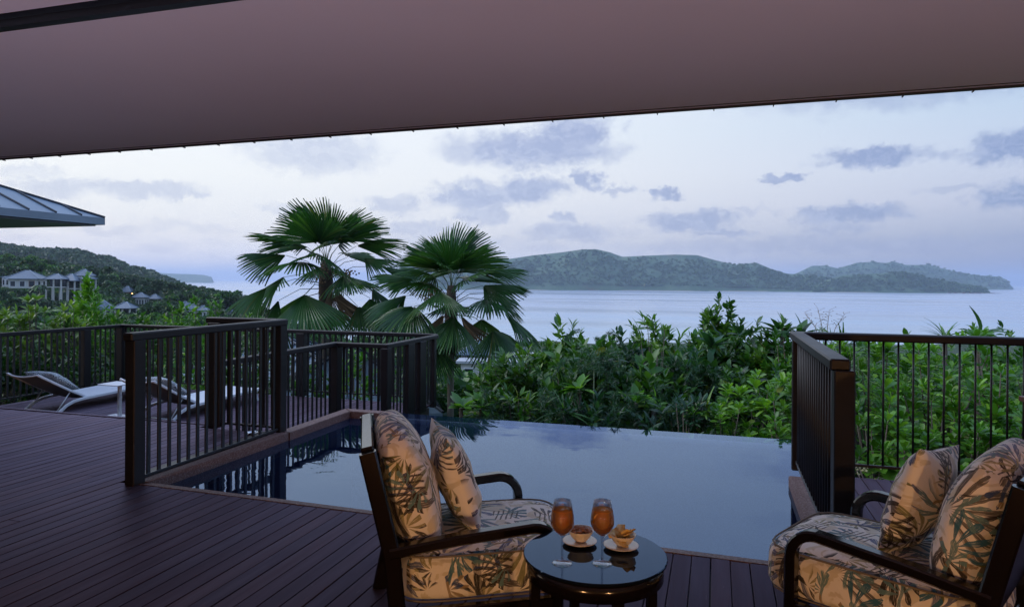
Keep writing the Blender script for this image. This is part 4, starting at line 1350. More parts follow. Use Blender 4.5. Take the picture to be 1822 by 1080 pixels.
# ================================================================== BUILDINGS
def hip_roof(mb, w, d, z0, z1, ridge_=0.):
    """hip roof shell with thickness at the eave"""
    a, b = w / 2, d / 2
    r_ = ridge_ / 2
    vs = [(-a, -b, z0), (a, -b, z0), (a, b, z0), (-a, b, z0), (-r_, 0, z1), (r_, 0, z1),
          (-a, -b, z0 - .12), (a, -b, z0 - .12), (a, b, z0 - .12), (-a, b, z0 - .12)]
    fs = [(0, 1, 5, 4), (1, 2, 5), (2, 3, 4, 5), (3, 0, 4), (0, 6, 7, 1), (1, 7, 8, 2), (2, 8, 9, 3), (3, 9, 6, 0), (6, 9, 8, 7)]
    return mb.add(vs, fs)
def seams(parent, w, d, z0, z1, step, m, r_=.02, maxn=300):
    a, b = w / 2, d / 2
    h = z1 - z0
    for side in range(4):
        L_ = w if side % 2 == 0 else d
        o = b if side % 2 == 0 else a
        n = int(L_ / step)
        for i in range(1, n):
            t = -L_ / 2 + i * L_ / n
            f = 1 - abs(t) / (L_ / 2)
            p0 = Vector((t, -o, z0 + r_)); p1 = Vector((t, -o * (1 - f), z0 + h * f + r_))
            if (p1 - p0).length < .1: continue
            Rt = Matrix.Rotation(side * PI / 2, 3, 'Z')
            mb = MB()
            mb.strip([Rt @ p0, Rt @ p1], r_ * 1.2, r_ * 2, Rt @ Vector((1, 0, 0)))
            mb.build('roof_seam', m, parent)
    mb = MB()
    for sx_ in (-1, 1):
        for sy_ in (-1, 1):
            mb.strip([(sx_ * a, sy_ * b, z0 + r_), (0, 0, z1 + r_)], r_ * 3, r_ * 2, (sy_, -sx_, 0))
    mb.build('roof_hip', m, parent)
M_SEAM = simple('seam_metal', (.025, .04, .06), .5)
# pavilion at the left, its roof corner over the lower deck
pv_ = empty('pavilion', (-13.3, 6.44, -1.8), label='pavilion with a blue metal hip roof jutting in at the left edge', cat='pavilion')
hip_roof(MB(), 6.0, 6.0, 4.35, 5.64).build('roof', M_ROOF2, pv_)
seams(pv_, 6.0, 6.0, 4.35, 5.64, .46, M_SEAM, .016)
MB().box((0, 0, 4.214), (5.8, 5.8, .02)).build('ceiling', M_ROOF2, pv_)
for sx_ in (-1, 1):
    for sy_ in (-1, 1):
        MB().box((sx_ * 1.5 - 1.0, sy_ * 1.9, 2.05), (.14, .14, 4.1), bev=.01).build('post', M_RAIL, pv_)

M_LITW = M_LIT
def villa(name, px, dist, ya, ye, hwpx, label, wall=None, wall_h=2.8, posts=0, post_h=4., rz=.4, deep=None, win=3, shutter=False):
    """hip-roofed villa: apex row ya, eave row ye, half width in photo px"""
    p = bm_px(px, dist, ye)
    za = bm_px(px, dist, ya).z
    w = 2 * hwpx / 1215 * dist / (abs(math.cos(rz)) + abs(math.sin(rz)) * .6) * 1.0
    d = deep or w * .85
    root = empty('villa', (p.x, p.y, p.z - wall_h), rz, label=label, cat='villa')
    rf = hip_roof(MB(), w, d, wall_h, wall_h + za - p.z, w * .12).build('roof', M_ROOF, root)
    mb = MB()
    for sx_ in (-1, 1):
        for sy_ in (-1, 1):
            mb.strip([(sx_ * w / 2, sy_ * d / 2, wall_h + .06), (sx_ * w * .06, 0, wall_h + za - p.z + .06)], .3, .12, (sy_, -sx_, 0))
    mb.build('roof_hip', M_ROOF2, rf)
    ww, wd = w * .78, d * .78
    if wall:
        MB().box((0, 0, wall_h / 2 - .1), (ww, wd, wall_h)).build('wall', wall, root)
        for i in range(win):
            x = (-.5 + (i + .5) / win) * ww
            f = MB().box((x, -wd / 2 - .03, wall_h * .45), (ww / win * .62, .10, wall_h * .62)).build('window', M_SHUT if (shutter and i == win - 1) else M_WHITE, root)
            MB().box((x, -wd / 2 - .07, wall_h * .45), (ww / win * .50, .08, wall_h * .54)).build('pane', M_DGLASS, f)
        for i in range(2):
            y = (-.25 + .5 * i) * wd
            for sg in (-1, 1):
                f = MB().box((sg * (ww / 2 + .03), y, wall_h * .45), (.10, wd * .25, wall_h * .62)).build('window', M_WHITE, root)
                MB().box((sg * (ww / 2 + .07), y, wall_h * .45), (.08, wd * .2, wall_h * .54)).build('pane', M_DGLASS, f)
    else:
        MB().box((0, wd * .3, wall_h / 2 - .1), (ww, wd * .3, wall_h)).build('wall', M_DGLASS, root)
        MB().box((0, 0, -.15), (ww, wd, .3)).build('floor_slab', M_PALE, root)
        for i in range(9):
            MB().box(((-.5 + i / 8) * ww * .98, -wd / 2 + .05, .55), (.07, .07, 1.05)).build('baluster', M_RAIL, root)
        MB().box((0, -wd / 2 + .05, 1.1), (ww, .12, .1)).build('handrail', M_RAIL, root)
    for i in range(posts):
        x = (-.5 + i / max(1, posts - 1)) * ww
        for y in ((-wd / 2 + .2), wd / 2 - .2) if posts > 1 else (-wd / 2,):
            h = wall_h + post_h
            MB().box((x * .97, y, wall_h - h / 2 - .05), (.38, .38, h)).build('post', M_PALE, root)
    return root
villa('v', 49, 240, 481, 496, 33, 'white-walled villa with blue hip roof, leftmost on the hillside', M_PALE, 3.2, 0, 0, .5, win=3, shutter=True)
villa('v', 15, 246, 491.5, 493, 10, 'low flat-roofed wing at the left end of the leftmost hillside villa', M_PALE, 3.4, 0, 0, .2, win=2)
villa('v', 101, 232, 487, 496.5, 19, 'open-sided villa on tall white columns right of the white-walled villa', None, 2.6, 3, 5.2, .4)
villa('v', 127, 236, 487, 499.5, 17, 'open villa on columns, third from the left of the hillside group', None, 2.6, 3, 4.5, .3)
villa('v', 150, 250, 479, 490.5, 17, 'hillside villa with the highest blue roof of its group', M_PALE, 2.6, 2, 3., .4)
villa('v', 157, 238, 490, 496, 13, 'small low roof below the highest hillside villa', None, 2.2, 2, 3., .2)
villa('v', 227, 300, 509, 519.5, 12, 'small villa with a lit lamp under its eave, half hidden by trees', M_SHUT, 2.2, 0, 0, .3)
villa('v', 251, 280, 520.5, 529, 14, 'white villa with tall windows in the middle of the slope', M_PALE, 3.6, 0, 0, .35, win=4)
villa('v', 276, 285, 523.5, 531.5, 12, 'small open villa directly right of the white one with tall windows', None, 2.4, 2, 2.5, .3)
villa('v', 182, 215, 534, 549, 24, 'villa behind the bright shrubs, its white gable end showing', M_PALE, 2.6, 0, 0, .7)
villa('v', 224, 210, 537, 548, 19, 'open veranda villa joined to the right of the white-gabled one', None, 2.4, 3, 2., .3)
villa('v', 339, 230, 538.5, 550, 17, 'villa lowest on the slope with a broad blue roof', M_PALE, 2.2, 0, 0, .4)
villa('v', 362, 228, 543.5, 552, 13, 'small villa attached at the right of the lowest one', M_PALE, 2.6, 2, 1., .3)
villa('v', 330, 250, 536, 543, 8, 'little roof peeping out left of the lowest villa', M_PALE, 2., 0, 0, .4)
villa('v', 409, 260, 547, 555, 9, 'tiny villa between trees left of the fan palms', M_PALE, 2.4, 0, 0, .4)
lp = bm_px(236, 296, 522)
MB().lathe([(0, -.35), (.3, -.2), (.35, 0), (.3, .2), (0, .35)], 10, c=tuple(lp)).build('lamp', M_LIT, bpy.data.objects.get('villa.006'))
bpy.data.objects['lamp'].matrix_parent_inverse = (Matrix.Translation(bpy.data.objects['villa.006'].location) @ Matrix.Rotation(.3, 4, 'Z')).inverted()

# neighbour villas below the pool
def seam_house(px, dist, ya, ye, w, d, rz, label, m, wall_h=2.4, step=.42, walls=M_PALE):
    p = bm_px(px, dist, ye); za = bm_px(px, dist, ya).z
    root = empty('villa', (p.x, p.y, p.z - wall_h), rz, label=label, cat='villa')
    hip_roof(MB(), w, d, wall_h, wall_h + za - p.z).build('roof', m, root)
    seams(root, w, d, wall_h, wall_h + za - p.z, step, M_SEAM, .03)
    MB().box((0, 0, wall_h / 2 - .2), (w * .85, d * .85, wall_h)).build('wall', walls, root)
    for i in range(3):
        f = MB().box(((-.3 + .3 * i) * w, -d * .425 - .03, wall_h * .5), (w * .16, .08, wall_h * .6)).build('window', M_WHITE, root)
        MB().box(((-.3 + .3 * i) * w, -d * .425 - .06, wall_h * .5), (w * .13, .06, wall_h * .52)).build('pane', M_DGLASS, f)
    return root
seam_house(622, 22, 614, 708, 5.4, 6.0, .5, 'neighbouring villa with a pale standing-seam roof, seen through the stepped railing', M_ROOF2)
seam_house(505, 27, 597, 655, 6.5, 6.5, .3, 'neighbouring villa behind the railing, left of the standing-seam one', M_ROOF2)
# pale flat roofs under the right palm
fr = bm_px(878, 62, 640)
h1 = empty('villa', (fr.x, fr.y, fr.z - 3), .25, label='low villa with a white flat roof below the right fan palm', cat='villa')
MB().box((0, 0, 3.0), (6.2, 4.5, .22)).build('roof', M_ROOFW, h1)
MB().box((0, 0, 1.4), (5.4, 3.8, 3.0)).build('wall', M_PALE, h1)
MB().box((1.7, 1.4, 3.35), (4.0, 3.0, .12)).build('roof', M_ROOFW, h1)
hip_roof(MB(), 4.4, 4.0, 3.4, 4.6).build('roof', M_ROOF, h1).location = (-1.3, 2.6, 0)
for i in range(4):
    f = MB().box((-2 + 1.3 * i, -1.93, 1.6), (.9, .06, 1.8)).build('window', M_WHITE, h1)
    MB().box((-2 + 1.3 * i, -1.96, 1.6), (.75, .06, 1.6)).build('pane', M_DGLASS, f)
villa('v', 936, 120, 618.5, 627, 12, 'small grey pyramid roof among trees right of the white flat roof', M_PALE, 2.2, 0, 0, .5)
villa('v', 741, 170, 606, 613, 14, 'low roof near the shore between the two fan palms', M_PALE, 2.2, 0, 0, .2)
# ================================================================== VEGETATION
def gz(x, y): return float(ground_z(x, y))
# ---- fan palms -------------------------------------------------------
def fan_mesh(Rb, seed, nseg=38, spread=2.15, split=.55, droop=.18, fold=.25):
    g = random.Random(seed)
    vs = []; fs = []; rn = []
    steps = [.04, .35, split, .5 + split / 2, 1.0]
    for i in range(nseg):
        a0 = -spread + 2 * spread * i / nseg; a1 = -spread + 2 * spread * (i + 1) / nseg
        am = (a0 + a1) / 2
        L_ = Rb * (.80 + .20 * math.cos(am * .75)) * g.uniform(.93, 1.04)
        tipd = g.uniform(.6, 1.6)
        tw = g.uniform(-.02, .02)
        base = len(vs); col = .25 + .5 * g.random()
        for q, t in enumerate(steps):
            r_ = L_ * t
            if t <= split: wl, wr = a0, a1
            elif t < 1:
                wl, wr = am + (a0 - am) * .74, am + (a1 - am) * .74
            else: wl = wr = am
            am2 = am + tw * max(0, t - split) * 4
            def P(an, up):
                x = math.sin(an) * r_; y = math.cos(an) * r_
                z = -fold * abs(x) * .9 - droop * Rb * t * t * (1 + .5 * abs(an)) - (tipd * .16 * Rb * max(0, t - split) ** 1.4) + up
                return (x, y, z)
            hgt = .010 + .012 * t if t < 1 else 0
            vs += [P(wl, hgt * Rb), P(am2, 0), P(wr, hgt * Rb)]
            rn += [col] * 3
        for q in range(len(steps) - 1):
            b = base + q * 3
            fs += [(b, b + 1, b + 4, b + 3), (b + 1, b + 2, b + 5, b + 4)]
    return np.array(vs), np.array(fs), np.array(rn)
M_PETI = simple('green_petiole', (.07, .11, .04), .5, .2)
fan_meshes = []
for q in range(7):
    V_, F_, R_ = fan_mesh(.92 if q < 5 else 1.0, 40 + q, 34, (.85, 1.15, .95, 1.35, .9, 1.2, 1.05)[q], (.60, .54, .64)[q % 3], .03 + .05 * (q % 4), .10 + .16 * (q % 3))
    me = mesh_np('frond_blade', [(V_, F_, R_)]); me.materials.append(L_PALM)
    fan_meshes.append(me)
def fan_palm(px, dist, crown_y, trunk_r, R_c, label, seed, nfr=30, lean=(0, 0), fruit=True):
    g = random.Random(seed)
    c = bm_px(px, dist, crown_y)
    zb = gz(c.x, c.y) - .2
    root = empty('fan_palm', (c.x, c.y, zb), label=label, cat='palm tree', group='fan palms behind the pool')
    H_ = c.z - zb
    pts = []; rr = []
    n = 40
    for i in range(n + 1):
        t = i / n
        pts.append((lean[0] * (t * t - 1) * 1. , lean[1] * (t * t - 1), t * (H_ - .1)))
        rr.append(trunk_r * (1.5 - .5 * min(1, t * 5)) * (1 + .035 * (i % 2)))
    MB().tube(pts, rr, 14).build('trunk', M_PBARK, root)
    k_ = R_c / 1.5
    # old leaf bases and dead fibre under the crown
    mb = MB()
    mb.tube([(0, 0, H_ - 1.25 * k_), (0, 0, H_ - .9 * k_), (0, 0, H_ - .45 * k_), (0, 0, H_)], [trunk_r * 1.15, trunk_r * 1.6, trunk_r * 1.9, trunk_r * 1.2], 14)
    for i in range(70):
        a = g.uniform(0, 6.28); z = H_ - (1.3 - 1.2 * g.random()) * k_; r0 = trunk_r * 1.3
        L_ = g.uniform(.15, .4)
        mb.strip([(r0 * math.cos(a), r0 * math.sin(a), z), ((r0 + .08) * math.cos(a), (r0 + .08) * math.sin(a), z - L_ * .3), ((r0 + .05) * math.cos(a + .1), (r0 + .05) * math.sin(a + .1), z - L_)],
                 .03, .006, (-math.sin(a), math.cos(a), 0))
    mb.build('leaf_base', M_FIBRE, root)
    camdir = math.atan2(-c.y, -c.x)
    ga = 2.39996
    for i in range(nfr):
        t = (i + .5) / nfr
        el = math.radians(88 - 102 * t) + g.uniform(-.08, .08)
        a = i * ga + seed + g.uniform(-.15, .15)
        Lp = R_c * (.20 + .42 * min(1, t * 1.5)) * g.uniform(.85, 1.1)
        start = Vector((0, 0, H_ - .05 - .55 * t * k_))
        dirv = Vector((math.cos(a) * math.cos(el), math.sin(a) * math.cos(el), math.sin(el)))
        e2 = el - (.22 + .25 * math.cos(el))
        dir2 = Vector((math.cos(a) * math.cos(e2), math.sin(a) * math.cos(e2), math.sin(e2)))
        mid = start + dirv * Lp * .55
        end = mid + dir2 * Lp * .5
        fr_ = link('frond', MB().tube([start, start + dirv * Lp * .3, mid, end], [.020, .013, .010, .008], 5).mesh('petiole'), M_PETI if t < .93 else M_DEAD, root)
        # blade: +Y along the midrib, -Z towards the ground for outer ones
        e3 = e2 - g.uniform(.05, .35) * (1 if el < 1.1 else .3)
        f = Vector((math.cos(a) * math.cos(e3), math.sin(a) * math.cos(e3), math.sin(e3)))
        side = Vector((-math.sin(a), math.cos(a), 0))
        side = (side + Vector((g.uniform(-.3, .3), g.uniform(-.3, .3), g.uniform(-.35, .35)))).normalized()
        x_ = (side - f * side.dot(f)).normalized()
        z_ = x_.cross(f).normalized()
        if z_.z < 0 or (el > 1.2 and g.random() < .4): x_, z_ = -x_, -z_
        Mx = Matrix((x_, f, z_)).transposed().to_4x4()
        s_ = R_c / 1.5 * g.uniform(.82, 1.02) * (1.05 if t < .35 else 1)
        Mx = Matrix.Translation(end) @ Mx @ Matrix.Diagonal((s_, s_, s_, 1))
        b = link('blade', fan_meshes[g.randrange(7)], None, fr_)
        b.matrix_local = Mx
    for i in range(3 if fruit else 0):
        a = g.uniform(0, 6.28)
        mb = MB()
        for q in range(26):
            p = Vector((g.gauss(0, .07), g.gauss(0, .07), g.gauss(0, .08)))
            mb.box(p, (.028, .028, .028), Euler((q, q * 2, q)).to_matrix(), bev=.007)
        o = mb.build('fruit_cluster', M_DEAD, root, kind='stuff')
        o.location = (.42 * k_ * math.cos(a), .42 * k_ * math.sin(a), H_ - .25 * k_); o.scale = (k_,) * 3
    # hanging dead fronds
    for i in range(4):
        a = g.uniform(0, 6.28)
        V_, F_, R_ = fan_mesh(.62, seed * 9 + i, 16, .55, .35, .1, .9)
        me = mesh_np('dead_blade', [(V_, F_, R_)])
        o = link('dead_frond', me, M_DEAD, root)
        f = Vector((math.cos(a) * .28, math.sin(a) * .28, -1)).normalized(); x_ = Vector((-math.sin(a), math.cos(a), 0)); z_ = x_.cross(f)
        o.matrix_local = Matrix.Translation((.2 * k_ * math.cos(a), .2 * k_ * math.sin(a), H_ - .55 * k_)) @ Matrix((x_, f, z_)).transposed().to_4x4() @ Matrix.Diagonal((k_, k_, k_, 1))
    return root
fan_palm(580, 22.5, 462, .125, 2.75, 'taller fan palm, the left one of the two behind the railing', 3, 33)
fan_palm(803, 20, 508, .095, 2.35, 'fan palm with a bare grey trunk beyond the pool, the right one of the two', 8, 31)

# ---- generic near shrub ------------------------------------------------
LEAF_SPAT = leaf_shape(.46, 4, .3, .20, .66, .3)     # spatulate, rounded end
LEAF_ELL = leaf_shape(.46, 4, .25, .22, .48)
LEAF_LAN = leaf_shape(.30, 4, .3, .30, .42)
LEAF_STRAP = leaf_shape(.075, 6, .35, .38, .30)
LEAF_BIG = leaf_shape(.34, 6, .35, .45, .42)
lmesh = {}
def leaf_obj_mesh(shape, key, m):
    if (key, m.name) not in lmesh:
        me = bpy.data.meshes.new('leaf'); me.from_pydata(shape[0], [], shape[1]); me.update()
        me.polygons.foreach_set('use_smooth', [True] * len(me.polygons))
        me.materials.append(m); lmesh[key, m.name] = me
    return lmesh[key, m.name]
def emit(root, origin, shape, key, m, P, Rm, sc, nobj, name='leaf', rnd=None):
    """nearest nobj leaves as single objects, the rest as one mesh"""
    P = np.asarray(P); sc = np.asarray(sc)
    tip = P + Rm[:, :, 1] * sc[:, None]
    keep = ~(((tip[:, 1] < 7.95) | (P[:, 1] < 7.95)) & (P[:, 0] < 1.5) & (P[:, 0] > -4.2))
    P = P[keep]; Rm = Rm[keep]; sc = sc[keep]; rnd = None if rnd is None else np.asarray(rnd)[keep]
    d = np.linalg.norm(P - np.array([0, 0, 1.5]), axis=1)
    o = np.argsort(d)
    near = o[:nobj]; rest = o[nobj:]
    me = leaf_obj_mesh(shape, key, m)
    for i in near:
        M4 = Matrix.Identity(4)
        for a in range(3):
            for b in range(3): M4[a][b] = Rm[i][a][b] * sc[i]
        M4.translation = Vector(P[i]) - origin
        lo = link(name, me, None, root); lo.matrix_local = M4
    if len(rest):
        v_, f_, r_ = batch(shape[0], shape[1], P[rest] - np.array(origin), Rm[rest], sc[rest], None if rnd is None else rnd[rest])
        me2 = mesh_np('foliage', [(v_, f_, r_)], True)
        link('foliage', me2, m, root, kind='stuff')
def shell_points(n, rx, ry, rz, g, inner=.45, topbias=.3, noise_=.16, seed=0):
    """points through the outer part of a lumpy crown, with outward directions"""
    from mathutils import noise as mn
    d = g.normal(size=(n, 3)); d[:, 2] += topbias; d /= np.linalg.norm(d, axis=1, keepdims=True)
    lump = np.array([mn.noise(Vector((a * 2.2 + seed, b * 2.2, c * 2.2))) for a, b, c in d])
    rad = (inner + (1 - inner) * g.random(n) ** .45) * (1 + lump * noise_ * 2.6)
    return d * rad[:, None] * (rx, ry, rz), d
def stems(root, origin, P, n, g, m=None, r0=.022, name='stem', base=(0, 0, 0)):
    mb = MB()
    idx = g.choice(len(P), min(n, len(P)), replace=False)
    for i in idx:
        e = Vector(P[i]) - origin
        mid = Vector((e.x * .35, e.y * .35, e.z * .5))
        mb.tube([Vector(base) + Vector((e.x * .06, e.y * .06, 0)), mid, e], [r0, r0 * .6, r0 * .2], 5)
    mb.build(name, m or M_BARK, root)
def rosette_shrub(px, dist, ytop, rx, ry, hgt, nros, label, m=None, leaf=.115, per=13, nobj=40, seed=1, shape=None, key='spat', name='shrub', cat='shrub', group=None, open_=.95, zb=None):
    g = np.random.default_rng(seed)
    top = bm_px(px, dist, ytop)
    x, y = top.x, top.y
    zb = gz(x, y) if zb is None else zb
    H_ = top.z - zb
    rz = min(hgt, H_)
    cz = top.z - rz
    root = empty(name, (x, y, zb), label=label, cat=cat, group=group)
    O = Vector((x, y, zb))
    c, d = shell_points(nros, rx, ry, rz, g, .55, .25, .12, seed)
    c = c + (x, y, cz)
    low = c[:, 2] < zb + .1
    c[low, 2] = zb + .1 + g.random(low.sum()) * .3
    ax = d * .9 + np.array([0, 0, .75]) + g.normal(size=d.shape) * .22
    ax /= np.linalg.norm(ax, axis=1, keepdims=True)
    P = []; Fw = []; S_ = []; Rn = []
    for i in range(nros):
        a = Vector(ax[i]); u = a.orthogonal().normalized(); w = a.cross(u)
        rr = g.random() * .6
        k0 = int(per * g.uniform(.75, 1.25))
        s0 = g.uniform(.75, 1.2)
        for q in range(k0):
            t = q / k0
            an = q * 2.4 + i
            tilt = .25 + open_ * (1 - t) + g.normal() * .12
            f = a * math.cos(tilt) + (u * math.cos(an) + w * math.sin(an)) * math.sin(tilt)
            P.append(Vector(c[i]) - a * .05 * (1 - t) * 1.2 + f * .012); Fw.append(f); S_.append(leaf * s0 * (1.05 - .45 * t) * g.uniform(.85, 1.15)); Rn.append(rr + .4 * g.random() * (1 if t < .6 else .6) + (.25 if t > .7 else 0))
    P = np.array([tuple(p) for p in P]); Fw = np.array([tuple(p) for p in Fw]); S_ = np.array(S_); Rn = np.clip(np.array(Rn), 0, .999)
    shp = shape or LEAF_SPAT
    Rm = rot_mats(Fw, np.zeros(len(Fw)) + g.normal(size=len(Fw)) * .25)
    # keep the leaf's upper face towards the rosette axis
    emit(root, O, shp, key, m or L_BRIGHT, P, Rm, S_, nobj, rnd=Rn)
    stems(root, O, c, min(26, nros), g)
    return root
def leafy_shrub(px, dist, ytop, rx, ry, hgt, nl, label, m=None, leaf=.12, nobj=0, seed=1, shape=None, key='ell', cone=0., name='shrub', cat='shrub', group=None, up=.5, droop=0.):
    """twiggy shrub: leaves set along short shoots"""
    g = np.random.default_rng(seed)
    top = bm_px(px, dist, ytop)
    x, y = top.x, top.y
    zb = gz(x, y)
    H_ = top.z - zb
    rz = min(hgt, H_) / 2 if cone or hgt >= H_ else hgt / 2
    cz = top.z - rz
    root = empty(name, (x, y, zb), label=label, cat=cat, group=group)
    O = Vector((x, y, zb))
    per = 9
    ns = max(3, nl // per)
    c, d = shell_points(ns, rx, ry, rz, g, .35, .4, .16, seed)
    if cone:
        h = (c[:, 2] + rz) / (2 * rz)
        f = np.clip(1 - cone * h, .12, 1)[:, None]
        c[:, :2] *= f
    c = c + (x, y, cz)
    c[:, 2] = np.maximum(c[:, 2], zb + .15)
    ax = d + np.array([0, 0, up]) + g.normal(size=d.shape) * .35
    ax /= np.linalg.norm(ax, axis=1, keepdims=True)
    P = []; Fw = []; S_ = []; Rn = []
    for i in range(ns):
        a = Vector(ax[i]); u = a.orthogonal().normalized(); w = a.cross(u)
        Ls = leaf * g.uniform(.8, 1.6); rr = g.random() * .65
        s0 = g.uniform(.7, 1.2)
        for q in range(per):
            t = q / (per - 1)
            an = q * 2.4 + i
            tilt = 1.15 - .85 * t + g.normal() * .15
            f = a * math.cos(tilt) + (u * math.cos(an) + w * math.sin(an)) * math.sin(tilt) + Vector((0, 0, -droop))
            P.append(tuple(Vector(c[i]) + a * Ls * (t - .8))); Fw.append(tuple(f)); S_.append(leaf * s0 * g.uniform(.75, 1.2)); Rn.append(min(.999, rr + .3 * g.random()))
    P = np.array(P); Fw = np.array(Fw)
    Rm = rot_mats(Fw, g.normal(size=len(Fw)) * .5)
    emit(root, O, shape or LEAF_ELL, key, m or L_MID, P, Rm, np.array(S_), nobj, rnd=np.array(Rn))
    stems(root, O, c, min(22, ns), g)
    return root
# right-hand bank: bright rosette shrubs
GR = 'bright green rosette shrubs beyond the right railing'
i = 0
for (px, dist, yt, rx, ry, h, n, lab) in [
    (1445, 8.6, 640, .62, .55, 1.2, 62, 'bright rosette shrub just left of the right railing corner'),
    (1345, 9.3, 664, .70, .5, 1.0, 62, 'bright rosette shrub beside the ferny fronds, left of the right railing'),
    (1290, 8.8, 718, .55, .45, .8, 46, 'low bright rosette shrub where the bank meets the dark shrubs'),
    (1400, 8.4, 722, .55, .35, .75, 46, 'bright rosette shrub at the pool edge left of the right railing'),
    (1560, 8.4, 592, .70, .6, 1.3, 70, 'bright rosette shrub behind the first rods of the right railing, topmost there'),
    (1660, 8.2, 593, .75, .6, 1.3, 74, 'bright rosette shrub behind the middle rods of the right railing'),
    (1775, 8.2, 590, .75, .6, 1.3, 74, 'bright rosette shrub behind the last rods of the right railing, at the top'),
    (1880, 8.2, 585, .7, .6, 1.3, 50, 'bright rosette shrub cut by the right edge of the photo'),
    (1560, 7.3, 690, .62, .42, .9, 56, 'middle rosette shrub nearest the right railing corner'),
    (1665, 7.2, 672, .65, .42, 1., 60, 'rosette shrub in the middle of the bank behind the right railing'),
    (1770, 7.2, 668, .65, .42, 1., 60, 'rosette shrub in the middle row at the far right'),
    (1600, 6.75, 765, .55, .30, .7, 44, 'lowest rosette shrub just outside the right railing'),
    (1715, 6.7, 755, .55, .30, .7, 44, 'low rosette shrub behind the right armchair pillow'),
    (1810, 6.7, 745, .5, .30, .7, 36, 'low rosette shrub at the right edge behind the armchair'),
    (1490, 7.2, 742, .42, .3, .8, 30, 'rosette shrub hidden mostly behind the dark railing side')]:
    i += 1
    rosette_shrub(px, dist, yt, rx, ry, h, n, lab, L_BRIGHT, .155 if dist > 7 else .135, 13, 34, seed=100 + i, group=GR)
# dark backing for the bank: deeper foliage
for q, (px, dist, yt, rx, n) in enumerate([(1560, 9.6, 600, 1.2, 1500), (1740, 9.6, 596, 1.3, 1500), (1880, 9.4, 596, 1.2, 900), (1400, 9.6, 625, 1.0, 1200)]):
    leafy_shrub(px, dist, yt, rx, .8, 2.6, n, ['dark leafy shrub filling behind the rosette shrubs, left part', 'dark leafy shrub filling behind the rosette shrubs, middle part',
                'dark leafy shrub filling behind the rosette shrubs, right part', 'dark leafy shrub behind the slope of bright shrubs'][q], L_MID, .12, 0, 140 + q, group='dark shrubs behind the bright bank')

# middle bank
GM = 'mixed shrubs beyond the infinity edge'
mid = [
 (1170, 9.6, 568, .62, .6, 2.6, 1500, L_MID, .135, .75, 'lan', 'pointed leafy shrub with pale new shoots, tallest left of centre bank'),
 (1278, 11.2, 541, .72, .7, 3.0, 2300, L_DARK, .105, .72, 'ell', 'dark conical small-leaved tree rising highest over the bank'),
 (1240, 10.6, 588, .6, .6, 2.4, 1300, L_DARK, .11, .5, 'ell', 'dark small-leaved shrub at the left foot of the conical tree'),
 (1335, 11.0, 580, .65, .6, 2.6, 1400, L_DARK, .12, .4, 'ell', 'dark shrub right of the conical tree'),
 (1000, 10.4, 588, .55, .6, 2.4, 1300, L_MID, .13, .6, 'ell', 'leafy shrub with upright tips left of the pointed one'),
 (955, 10.0, 612, .55, .55, 2.2, 1200, L_MID, .115, .5, 'ell', 'rounded green shrub right of the right palm fronds'),
 (1055, 10.2, 612, .6, .55, 2.3, 1300, L_MID, .12, .4, 'ell', 'green shrub between the two upright-tipped ones'),
 (1110, 10.6, 600, .5, .5, 2.2, 1000, L_BLUE, .09, .5, 'ell', 'fine bluish shrub left of the pointed leafy one'),
 (1365, 10.4, 600, .55, .5, 2.3, 1100, L_MID, .13, .3, 'ell', 'green broad-leaved shrub left of the right railing top'),
 (1408, 9.9, 612, .5, .5, 2.2, 1000, L_MID, .13, .2, 'ell', 'green shrub touching the right railing corner'),
 (1395, 10.8, 585, .6, .6, 2.5, 1100, L_DARK, .13, .4, 'ell', 'dark shrub beneath the banana leaves'),
 (905, 9.6, 640, .65, .5, 1.8, 1300, L_MID, .11, .3, 'lan', 'shrub right behind the bare palm trunk'),
 (930, 9.2, 648, .65, .5, 1.8, 1300, L_DARK, .12, .3, 'lan', 'dark narrow-leaved shrub in the hollow right of the palm'),
 (884, 10.4, 655, .42, .5, 1.8, 1000, L_MID, .12, .3, 'lan', 'shrub to the right of the stepped railing beside the trunk'),
 (1000, 9.0, 655, .6, .4, 1.7, 1100, L_DARK, .13, .2, 'ell', 'dark shrub low behind the pool edge, second from the palm'),
 (1075, 8.9, 645, .6, .45, 1.7, 1200, L_DARK, .12, .2, 'ell', 'dark shrub behind the trailing feathery plant'),
 (1150, 8.9, 650, .6, .45, 1.6, 1200, L_DARK, .13, .2, 'ell', 'dark shrub under the pointed leafy shrub'),
 (1225, 9.0, 640, .6, .45, 1.7, 1200, L_BLUE, .11, .2, 'lan', 'bluish shrub left of the strap-leaved plant'),
 (1300, 9.6, 655, .6, .45, 1.6, 1100, L_DARK, .13, .2, 'ell', 'dark shrub under the strap-leaved plant'),
 (925, 8.4, 700, .5, .28, .9, 700, L_DARK, .10, 0, 'lan', 'low dark plant at the pool edge near the palm trunk'),
 (1040, 8.3, 705, .5, .28, .9, 700, L_BLUE, .09, 0, 'lan', 'low bluish plant at the pool edge, middle'),
 (1220, 8.3, 715, .5, .28, .9, 700, L_BLUE, .09, 0, 'lan', 'low bluish plant at the pool edge beside the yellow-tipped blades'),
]
def clear_dist(px, dist, yt, pad=.8):
    # far enough out that the pool mirrors only sky between shrub and rim, as it does from here
    edge = 749 + .0658 * (px - 900)
    need = 3839 / max(120, yt - 32 + edge - 998) + pad * .4
    return max(dist * 1.08, need)
